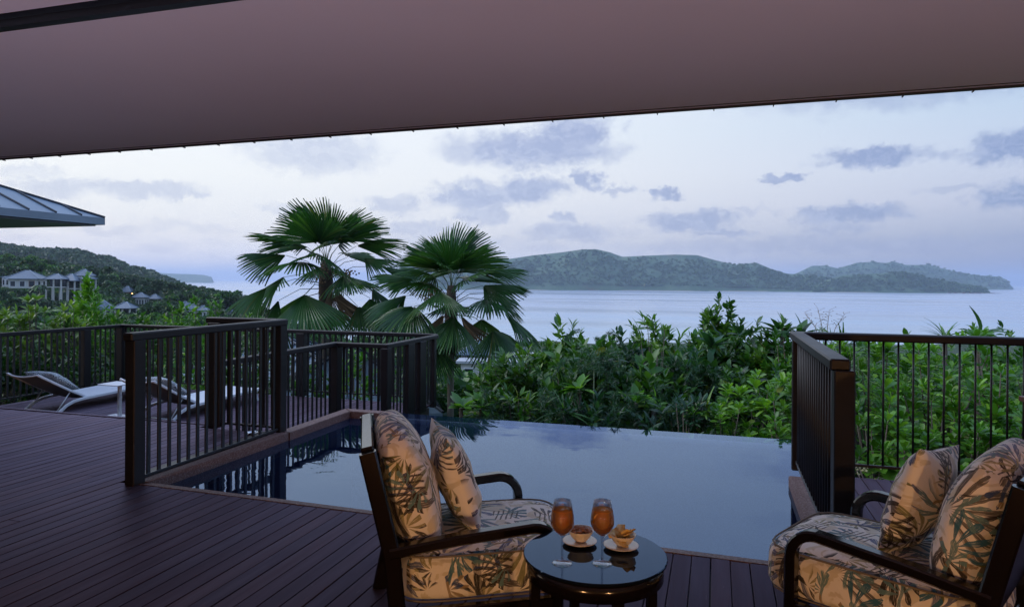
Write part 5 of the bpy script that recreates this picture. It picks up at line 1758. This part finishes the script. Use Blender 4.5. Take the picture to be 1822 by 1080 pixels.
for q, (px, dist, yt, rx, ry, h, n, m_, lf, cone, key, lab) in enumerate(mid):
    nd = clear_dist(px, dist, yt); k_ = nd / dist
    dist = nd; rx *= k_; ry *= k_; h *= k_ * 1.1; lf *= k_ ** .6 * (1.5 if lf < .115 else 1.35); n = int(n * k_ * .72); cone *= .6; yt -= 9; rx *= 1.12
    if m_ is L_DARK and q % 3: m_ = L_MID
    shp = {'lan': LEAF_LAN, 'ell': LEAF_ELL}[key]
    leafy_shrub(px, dist, yt, rx, ry, h, n, lab, m_, lf, 18 if dist < 10 else 0, 200 + q, shp, key, cone, group=GM)
# pale new shoots on the pointed shrub
rosette_shrub(1172, 11.4, 566, .45, .4, 1.9, 34, 'yellow-green shoots standing out on the pointed shrub', L_YEL, .13, 9, 30, 260, LEAF_LAN, 'lan', group=GM, open_=.6)
rosette_shrub(995, 11, 600, .4, .3, 1.2, 16, 'yellow-green shoots on the shrub right of the palm fronds', L_YEL, .12, 9, 16, 261, LEAF_LAN, 'lan', group=GM, open_=.6)
# strap-leaved plant
def strap_plant(px, dist, y, n, L_, label, m, seed, name='strap_plant', cat='plant', shape=LEAF_STRAP, key='strap', upb=.55, group=None):
    g = np.random.default_rng(seed)
    c = bm_px(px, dist, y)
    zb = gz(c.x, c.y)
    root = empty(name, (c.x, c.y, zb), label=label, cat=cat, group=group)
    O = Vector((c.x, c.y, zb))
    MB().tube([(0, 0, 0), (0, 0, (c.z - zb) * .5), (0, 0, c.z - zb)], [.05, .04, .03], 8).build('stem', M_BARK, root)
    d = g.normal(size=(n, 3)); d[:, 2] = np.abs(d[:, 2]) * .7 + upb * g.random(n) - .15
    P = np.tile(np.array(c), (n, 1)) + d * .02
    Rm = rot_mats(d, g.normal(size=n) * .2)
    emit(root, O, shape, key, m, P, Rm, L_ * g.uniform(.75, 1.1, n), n)
    return root
strap_plant(1292, 12.2, 648, 64, .80, 'large spiky rosette of long dark strap leaves in the middle of the bank', L_DARK, 301)
strap_plant(1500, 8.7, 625, 26, .42, 'spiky strap leaves poking over the right railing, left clump', L_MID, 302)
strap_plant(1682, 9.2, 604, 30, .34, 'spiky strap leaves standing up above the right railing', L_MID, 303)
strap_plant(1005, 9.2, 735, 14, .42, 'thin blades arching at the pool edge right of the palm', L_MID, 304)
strap_plant(1255, 9.2, 745, 9, .6, 'few long yellow-green blades leaning over the pool edge', L_YEL, 305, upb=.3)
# broad leaves
strap_plant(1392, 11.6, 600, 24, .42, 'banana-like plant with broad curled leaves above the right bank', L_DARK, 310, 'broadleaf_plant', 'plant', LEAF_BIG, 'big', .9)
strap_plant(1424, 11.8, 604, 18, .40, 'second banana-like plant at the railing corner', L_DARK, 311, 'broadleaf_plant', 'plant', LEAF_BIG, 'big', .9)
strap_plant(1063, 10.6, 650, 14, .46, 'broad grey-green leaves above the trailing feathery plant', L_BLUE, 312, 'broadleaf_plant', 'plant', LEAF_BIG, 'big', .8)
strap_plant(1742, 8.9, 600, 15, .34, 'broad glossy leaves standing over the right railing', L_MID, 313, 'broadleaf_plant', 'plant', LEAF_BIG, 'big', .9)
strap_plant(1268, 11.6, 622, 16, .42, 'broad bronze-tipped leaves in front of the conical tree', L_BLUE, 314, 'broadleaf_plant', 'plant', LEAF_BIG, 'big', .8)
# bright seedlings
for q, (px, y, lab) in enumerate([(822, 722, 'pale seedling with few broad leaves right of the palm trunk'), (858, 724, 'second pale seedling right of the palm trunk'),
                                  (1133, 713, 'pale seedling among dark leaves at mid bank, left one'), (1165, 724, 'pale seedling at mid bank, right one'), (1032, 690, 'small bright sprout left of the feathery plant')]):
    strap_plant(px, 9.5, y + 4, 12, .27, lab, L_BRIGHT, 330 + q, 'seedling', 'plant', LEAF_ELL, 'ell', .7, group='pale seedlings at the pool edge')
# pinnate palm fronds
def pinnate(px, dist, y, az_, L_, label, m, seed, bend=.8, el0=.9):
    g = random.Random(seed)
    c = bm_px(px, dist, y)
    zb = gz(c.x, c.y)
    root = empty('feather_palm', (c.x, c.y, zb), label=label, cat='palm', group='young feather palms on the bank')
    O = Vector((c.x, c.y, zb))
    P = []; Fw = []; S_ = []
    pts = []
    p = Vector(c); e = el0
    n = 26
    for i in range(n + 1):
        pts.append(p - O)
        d = Vector((math.cos(az_) * math.cos(e), math.sin(az_) * math.cos(e), math.sin(e)))
        side = Vector((-math.sin(az_), math.cos(az_), 0))
        if i > 4:
            for s_ in (-1, 1):
                P.append(tuple(p)); Fw.append(tuple(side * s_ * .9 + d * .45 + Vector((0, 0, -.35)))); S_.append(L_ * .34 * math.sin(PI * (i + 2) / (n + 6)) ** .6)
        p = p + d * (L_ / n); e -= bend * 2.2 / n
    MB().tube([Vector((0, 0, 0))] + pts, [.018] + [.010 * (1 - i / (n + 2)) + .002 for i in range(n + 1)], 5).build('midrib', M_PETI, root)
    P = np.array(P); Rm = rot_mats(np.array(Fw), np.zeros(len(P)))
    emit(root, O, leaf_shape(.11, 4, .3, .25, .4), 'pin', m, P, Rm, np.array(S_), len(P))
    return root
pinnate(1345, 10.6, 684, -.25, 1.0, 'pale arching feather frond over the bright shrubs left of the railing', L_YEL, 1, .9, .55)
pinnate(1368, 10.4, 706, -.1, .8, 'dark arching feather frond low beside the right railing', L_DARK, 2, .9, .8)
pinnate(1335, 10.6, 684, 2.8, .7, 'yellow feather frond pointing left over the bright shrubs', L_YEL, 3, .5, .5)
# feathery trailing plants: many thin stems with needle sprays
def feathery(px, dist, y, n, L_, label, seed, m=L_BLUE):
    g = np.random.default_rng(seed)
    c = bm_px(px, dist, y); zb = gz(c.x, c.y)
    L_ *= .6
    root = empty('feathery_plant', (c.x, c.y, zb), label=label, cat='plant', group='feathery plants trailing over the pool edge')
    O = Vector((c.x, c.y, zb))
    P = []; Fw = []
    mb = MB()
    for i in range(n):
        a = g.uniform(0, 6.28); e = g.uniform(.3, 1.3)
        p = Vector(c) + Vector(tuple(g.normal(size=3) * .12)); pts = [O * 0, p - O]
        k0 = 26
        for q in range(k0):
            d = Vector((math.cos(a) * math.cos(e), math.sin(a) * math.cos(e), math.sin(e)))
            p = p + d * L_ / k0; e -= g.uniform(.02, .14)
            pts.append(p - O)
            for s_ in range(4):
                P.append(tuple(p)); v_ = g.normal(size=3); Fw.append(tuple(Vector(tuple(v_)).normalized() + d * .7))
        mb.tube(pts[1:], .0025, 3, cap=False)
    mb.tube([(0, 0, 0), Vector(c) - O], .012, 5)
    mb.build('stem', M_PETI, root)
    P = np.array(P); Rm = rot_mats(np.array(Fw), g.normal(size=len(P)))
    emit(root, O, leaf_shape(.10, 2, 0, .1, .5), 'needle', m, P, Rm, g.uniform(.05, .10, len(P)), 0)
for q, (px, d_, y, n, L_, lab) in enumerate([
    (1058, 10.0, 655, 26, .8, 'feathery plant trailing down in the middle of the bank'), (1085, 9.4, 735, 22, .6, 'feathery plant at the pool edge, centre'),
    (1130, 9.4, 748, 20, .5, 'low feathery plant at the pool edge right of centre'), (1200, 9.4, 742, 22, .6, 'feathery plant left of the yellow blades'),
    (985, 9.4, 728, 20, .5, 'feathery plant at the pool edge left of centre'), (890, 9.4, 732, 18, .45, 'feathery plant at the pool edge right of the palm trunk'),
    (1225, 10.4, 665, 20, .8, 'feathery plant higher up, left of the spiky rosette'), (1500, 7.2, 655, 18, .9, 'wispy plant tangled behind the corner of the right railing'),
    (1065, 11.8, 606, 6, .5, 'wispy shoots over the shrubs in the middle')]):
    feathery(px, d_, y, n, L_, lab, 400 + q, L_BLUE if q != 7 else L_MID)
# dry flower stalks above the railing corner
ds = bm_px(1470, 9.3, 640)
root = empty('dry_stalks', (ds.x, ds.y, gz(ds.x, ds.y)), label='thin dry seed stalks leaning above the right railing corner', cat='plant')
mb = MB(); g_ = random.Random(5)
for (px, y, l) in ((1432, 556, -1), (1476, 552, 1), (1504, 558, 1), (1455, 548, -1)):
    e = bm_px(px, 9.3, y) - Vector((ds.x, ds.y, gz(ds.x, ds.y)))
    s_ = Vector((0, 0, ds.z - gz(ds.x, ds.y)))
    mid = (s_ + e) / 2 + Vector((0, 0, .12))
    mb.tube([s_, mid, e], [.006, .004, .002], 4)
    for q in range(12):
        t = .45 + .55 * q / 11
        p = mid.lerp(e, (t - .45) / .55)
        b = Vector((g_.uniform(-.08, .08), g_.uniform(-.06, .06), g_.uniform(-.02, .07)))
        mb.tube([p, p + b], [.0025, .0012], 3)
        mb.box(p + b, (.008, .008, .008), Euler((q, q, 0)).to_matrix())
mb.build('stalk', M_DEAD, root)
# small yellow-white flowers on the twigs beyond the right railing
fl = bm_px(1545, 6.45, 838)
root = empty('flowering_twig', (fl.x, fl.y, gz(fl.x, fl.y)), label='twig with clusters of small yellow-white flowers just outside the right railing', cat='flowers')
M_PET = simple('cream_petal', (.62, .60, .30), .6, .2)
o0 = fl - Vector(root.location)
mb = MB(); mb.tube([(0, 0, 0), (o0.x - .1, o0.y, o0.z * .6), o0 + Vector((.1, 0, -.05)), o0 + Vector((.35, .02, -.12))], [.012, .008, .006, .003], 5)
mb.build('stem', M_BARK, root)
pm = MB(); 
for q in range(5):
    a = q * 2 * PI / 5
    pm.add([(0, 0, 0), (.008 * math.cos(a - .5), .008 * math.sin(a - .5), .004), (.016 * math.cos(a), .016 * math.sin(a), .006), (.008 * math.cos(a + .5), .008 * math.sin(a + .5), .004)], [(0, 1, 2, 3)])
pme = pm.mesh('flower'); pme.materials.append(M_PET)
for q in range(58):
    cl = ((-.02, 0, .0), (.09, 0, -.10), (.20, .0, -.19))[q % 3 if q % 5 else 0]
    s_ = (.06, .028, .022)[q % 3 if q % 5 else 0]
    link('flower', pme, None, root, loc=o0 + Vector(cl) + Vector((R.gauss(0, s_), R.gauss(0, .02), R.gauss(0, s_ * .5))), rot=(R.uniform(.4, 1.8), 0, R.uniform(0, 6)))

# ---- left bank: shrubs behind the lounger deck ------------------------
GL = 'leafy shrubs behind the lounger deck'
lb = [
 (20, 14.5, 545, .95, 1700, L_MID, .16, .2, 'green shrub at the left edge behind the loungers'),
 (-60, 13.5, 520, 1.0, 1500, L_MID, .16, .2, 'green shrub just beyond the left edge'),
 (115, 14.5, 553, .9, 1500, L_MID, .16, .2, 'green shrub behind the left lounger pillow'),
 (158, 15.5, 502, .75, 1700, L_BRIGHT, .14, .55, 'tall bright slender tree in the middle of the left bank'),
 (175, 15., 540, .9, 1400, L_BRIGHT, .13, .3, 'bright feathery shrub below the tall slender tree'),
 (240, 15., 553, .85, 1500, L_MID, .13, .2, 'green shrub behind the railing corner on the left'),
 (290, 16., 545, .85, 1400, L_MID, .12, .3, 'green shrub in front of the open villa'),
 (330, 15.5, 540, .8, 1400, L_BRIGHT, .12, .35, 'light green shrub right of the hillside path'),
 (385, 15.5, 552, .8, 1400, L_BRIGHT, .12, .3, 'light green shrub at the left of the raised railing posts'),
 (440, 16., 566, .8, 1300, L_MID, .13, .2, 'shrub under the left palm fronds'),
 (70, 12.9, 625, .8, 1100, L_DARK, .15, 0, 'dark shrub low behind the left lounger'),
 (0, 12.6, 620, .8, 1100, L_DARK, .15, 0, 'dark shrub low at the left edge'),
 (150, 13.3, 620, .8, 1100, L_DARK, .15, 0, 'dark shrub behind the left lounger headrest'),
 (250, 13.6, 622, .8, 1200, L_MID, .13, 0, 'leafy shrub seen through the front railing'),
 (340, 13.0, 620, .8, 1200, L_BRIGHT, .13, 0, 'bright leafy shrub seen between the railing balusters'),
 (430, 12.6, 622, .7, 1100, L_MID, .12, 0, 'leafy shrub behind the right lounger foot'),
 (520, 12.8, 640, .6, 900, L_MID, .12, 0, 'leafy shrub behind the far railing, left of the neighbour roof'),
 (632, 12.6, 632, .50, 1000, L_BRIGHT, .12, 0, 'bright shrub in front of the standing-seam roof'),
 (710, 12.4, 668, .5, 800, L_MID, .12, 0, 'shrub below the standing-seam roof'),
 (575, 13., 650, .5, 800, L_MID, .12, 0, 'shrub at the foot of the left palm'),
 (772, 25, 655, 1.3, 1800, L_MID, .20, 0, 'shrub standing behind the bare palm trunk'),
]
for q, (px, dist, yt, rx, n, m_, lf, cone, lab) in enumerate(lb):
    leafy_shrub(px, dist, yt, rx, rx * .8, 2.8, n, lab, m_, lf, 0, 500 + q, LEAF_ELL if q % 2 else LEAF_LAN, 'ell' if q % 2 else 'lan', cone, group=GL)
for q, (px, dist, yt, lab) in enumerate([(65, 14.0, 532, 'yellow-green broad-leaved shrub at the left, its top catching light'), (120, 14.2, 530, 'second yellow-green broad-leaved shrub, left of the slender tree'),
                                         (10, 13.8, 540, 'yellow-green broad-leaved shrub at the very left edge')]):
    rosette_shrub(px, dist, yt, .45, .4, .9, 26, lab, L_YEL, .20, 9, 30, 560 + q, LEAF_ELL, 'ell', group=GL)

# ---- trees on the slopes -----------------------------------------------
def crown_mesh(seed, nblob, leaves, lsize, hgt, wid, m, style=0):
    g = np.random.default_rng(seed)
    P = []; D_ = []
    for b in range(nblob):
        a = g.uniform(0, 6.28); r_ = wid * .62 * math.sqrt(g.random()); z = hgt * g.uniform(.35, .9)
        if style == 1: r_ *= (1.15 - z / hgt); 
        br = g.uniform(.22, .42) * wid * (1.1 - .4 * z / hgt)
        d = g.normal(size=(leaves, 3)); d[:, 2] = d[:, 2] * .8 + .25; d /= np.linalg.norm(d, axis=1, keepdims=True)
        rr = g.uniform(.55, 1.08, leaves)[:, None]
        P.append(np.array([r_ * math.cos(a), r_ * math.sin(a), z]) + d * rr * br * (1, 1, .72)); D_.append(d)
    P = np.concatenate(P); D_ = np.concatenate(D_)
    f = np.cross(D_, g.normal(size=D_.shape)) + D_ * .3 + (0, 0, .15)
    if style == 1: f = f * (1, 1, .3) + (0, 0, 1.2)
    Rm = rot_mats(f, g.uniform(-3, 3, len(P)))
    v_, f_, r_ = batch([(-.5, -.5, 0), (.5, -.35, .1), (.4, .5, 0), (-.45, .4, .12)] if style == 0 else [(-.12, 0, 0), (.12, 0, 0), (.05, 1.3, .1), (-.05, 1.3, .1)], [(0, 1, 2, 3)], P, Rm, lsize * g.uniform(.6, 1.3, len(P)))
    me = mesh_np('crown', [(v_, f_, r_)]); me.materials.append(m)
    return me
def tree_proto(seed, m, style, hgt, wid, nb, lv, ls):
    tr = MB().tube([(0, 0, -.6), (.05, 0, hgt * .3), (0, .1, hgt * .75)], [.028 * hgt, .02 * hgt, .008 * hgt], 7)
    g = random.Random(seed)
    for q in range(5):
        a = g.uniform(0, 6.28); z = hgt * g.uniform(.25, .5)
        tr.tube([(0, 0, z), (wid * .2 * math.cos(a), wid * .2 * math.sin(a), z + hgt * .15), (wid * .4 * math.cos(a), wid * .4 * math.sin(a), z + hgt * .3)], [.012 * hgt, .008 * hgt, .003 * hgt], 5)
    tm = tr.mesh('trunk'); tm.materials.append(M_BARK)
    return crown_mesh(seed, nb, lv, ls, hgt, wid, m, style), tm
protos = [tree_proto(1, L_TREE, 0, 7, 6.5, 12, 130, .62), tree_proto(2, L_TREE, 0, 8, 5.5, 12, 120, .58), tree_proto(3, L_DARK, 0, 6, 6.5, 11, 120, .62),
          tree_proto(4, L_MID, 0, 6, 5.2, 10, 130, .5), tree_proto(5, L_BLUE, 1, 9, 4.2, 16, 110, .55), tree_proto(6, L_DARK, 0, 7, 5, 12, 140, .45)]
lim_px = [-400, -100, 0, 110, 200, 300, 420, 480, 560, 640, 760, 900, 1900]
lim_y = [415, 436, 446, 462, 478, 499, 516, 545, 575, 592, 600, 602, 604]
vill = [(49, 240), (15, 246), (101, 232), (127, 236), (150, 250), (157, 238), (227, 300), (251, 280), (276, 285), (182, 215), (224, 210), (339, 230), (362, 228), (330, 250), (409, 260)]
vy = {49: 505, 15: 508, 101: 530, 127: 528, 150: 494, 157: 502, 227: 521, 262: 522, 251: 541, 276: 533, 182: 556, 224: 553, 339: 553, 362: 560, 330: 545, 409: 560}
vhw = {49: 33, 15: 10, 101: 19, 127: 17, 150: 17, 157: 13, 227: 12, 262: 11, 251: 14, 276: 12, 182: 22, 224: 19, 339: 17, 362: 13, 330: 8, 409: 9}
def allowed_top(px, dist, halfpx):
    y = float(np.interp(px, lim_px, lim_y))
    for (vp, vd) in vill:
        if abs(px - vp) < halfpx + vhw[vp] * .8 and dist < vd + 6: y = max(y, vy[vp])
    for (vp, vd, yy) in ((878, 62, 646), (936, 120, 629), (741, 170, 613), (668, 22, 720), (505, 27, 650)):
        if abs(px - vp) < halfpx + 22 and dist < vd + 3: y = max(y, yy)
    return y
def scatter(n, pxr, dr, seed, hmin=2.2, hmax=9):
    g = random.Random(seed); out = []
    tries = 0
    while len(out) < n and tries < n * 30:
        tries += 1
        px = g.uniform(*pxr); dist = math.sqrt(g.uniform(dr[0] ** 2, dr[1] ** 2))
        if any(abs(px - vp) < 9 and abs(dist - vd) < 9 for vp, vd in vill): continue
        p = bm_px(px, dist, z=0); z = gz(p.x, p.y)
        if z < SEA_Z + .3: continue
        yl = allowed_top(px, dist, 3. * 1215 / dist) + g.uniform(0, 4)
        mx = bm_px(px, dist, yl).z - z
        h = min(mx, g.uniform(hmin + 1.5, hmax))
        if h < hmin: continue
        out.append((px, dist, p.x, p.y, z, h))
    return out
places = {0: 'low on the slope', 1: 'on the slope', 2: 'near the crest'}
def side_words(px):
    for lim, w in ((60, 'at the far left'), (140, 'near the pillared villas'), (220, 'left of the lamp-lit villa'), (300, 'near the white mid-slope villa'), (380, 'above the lowest villa'), (460, 'by the left palm'),
                   (620, 'behind the left palm'), (780, 'between the palms'), (960, 'behind the right palm'), (1900, 'beyond the middle bank')):
        if px < lim: return w
trees = scatter(96, (-30, 470), (120, 335), 21, 3, 10) + scatter(14, (430, 780), (45, 260), 22, 2.5, 7) + scatter(30, (780, 1500), (16, 80), 23, 1.8, 5)
kinds = ['broad-crowned tree', 'round green tree', 'dark spreading tree', 'bushy light green tree', 'feathery tall tree', 'dense dark tree']
used = {}
placed = []
for q, (px, dist, x, y, z, h) in enumerate(trees):
    kd = R.randrange(6)
    if 300 < px < 470 and R.random() < .6: kd = 4
    cm_, tm_ = protos[kd]
    hh = (7, 8, 6, 6, 9, 7)[kd]
    s_ = h / hh
    row = places[0 if dist < 190 else (1 if dist < 280 else 2)] if px < 480 else ('some way down the slope' if dist < 100 else 'far down by the shore')
    lab = '%s %s, %s' % (kinds[kd], row, side_words(px))
    used[lab] = used.get(lab, 0) + 1
    t = empty('tree', (x, y, z), R.uniform(0, 6.28), label=lab, cat='tree', group='trees scattered over the slopes')
    placed.append((lab, px, t))
    t.scale = (s_ * R.uniform(.9, 1.25), s_ * R.uniform(.9, 1.25), s_)
    link('crown', cm_, None, t); link('trunk', tm_, None, t)
ORD = ['leftmost', 'second', 'third', 'fourth', 'fifth', 'sixth', 'seventh', 'eighth', 'ninth', 'tenth', 'eleventh', 'twelfth']
for lab in set(p[0] for p in placed):
    same = sorted([p for p in placed if p[0] == lab], key=lambda p: p[1])
    if len(same) > 1:
        for q, p in enumerate(same):
            p[2]['label'] = lab + (', the rightmost' if q == len(same) - 1 else (', the leftmost' if q == 0 else ', %s from left' % ORD[min(q, 11)]))
# the rest of the wood, past counting
rest = scatter(3000, (-120, 520), (75, 400), 31, 1.1, 7) + scatter(420, (430, 1000), (24, 330), 32, 1.2, 5) + scatter(700, (900, 1950), (15, 140), 33, .8, 4)
Pp = np.array([(x, y, z + h * .28) for (_, _, x, y, z, h) in rest]); Sz = np.array([h * .47 for *_, h in rest])
half = len(rest) // 2
link('forest', clump_mesh('forest', Pp[:half], Sz[:half], 100, .28, 51, .9), L_TREE, kind='stuff', label='dense mixed woods covering the valley and the slope round the villas')
link('undergrowth', clump_mesh('undergrowth', Pp[half:], Sz[half:] * .9, 100, .26, 52, .9), L_MID, kind='stuff', label='green undergrowth between the trees of the slope')
scrub = []
for q in range(5200):
    px = R.uniform(-150, 560); dist = R.uniform(55, 420)
    p = bm_px(px, dist, z=0); z = gz(p.x, p.y)
    if z < SEA_Z + .3: continue
    if any(abs(px - vp) < 8 and abs(dist - vd) < 7 for vp, vd in vill): continue
    top = bm_px(px, dist, allowed_top(px, dist, 1.2 * 1215 / dist)).z - z
    sz = min(R.uniform(1.2, 2.6), top * .7)
    if sz < .35: continue
    scrub.append((p.x, p.y, z + .1, sz))
scrub = np.array(scrub)
link('scrub', clump_mesh('scrub', scrub[:, :3], scrub[:, 3], 44, .36, 54, .8), L_TREE, kind='stuff', label='low scrub carpeting the valley and hillside under the trees')
# ground cover just outside the pool and decks
gp = []
for q in range(2600):
    px = R.uniform(-100, 2000); dist = R.uniform(8.2, 24)
    p = bm_px(px, dist, z=0)
    if -10.9 < p.x < -3.9 and p.y < 10.4: continue
    if p.x > -4.4 and p.x < 1.2 and p.y < 8.0: continue
    if px > 1100 and dist < 7: continue
    if 745 < px < 838 and dist < 20: continue
    gp.append((p.x, p.y, gz(p.x, p.y) - .05))
gp = np.array(gp)
link('ground_cover', clump_mesh('ground_cover', gp, rng.uniform(.25, .55, len(gp)), 46, .26, 53, .9), L_DARK, kind='stuff', label='low leafy ground cover under the shrubs')
# coconut palm by the white-walled villa
cp = bm_px(70, 226, 508)
zb = gz(cp.x, cp.y)
root = empty('palm_tree', (cp.x, cp.y, zb), label='small coconut palm in front of the leftmost villa', cat='palm tree')
MB().tube([(0, 0, 0), (.2, 0, cp.z - zb)], [.22, .15], 6).build('trunk', M_PBARK, root)
mb = []
for q in range(18):
    a = q * 2.4; pts = []
    for t in range(7):
        tt = t / 6
        pts.append((.2 + 3.2 * tt * math.cos(a), 3.2 * tt * math.sin(a), cp.z - zb + (1.4 * (1 - q / 14)) * tt - 2.2 * tt * tt))
    fr2 = MB()
    for t in range(6):
        fr2.strip([pts[t], pts[t + 1]], .7 * math.sin(PI * (t + 1) / 7.5), .04, (-math.sin(a), math.cos(a), 0))
    fr2.build('frond', L_MID, root)
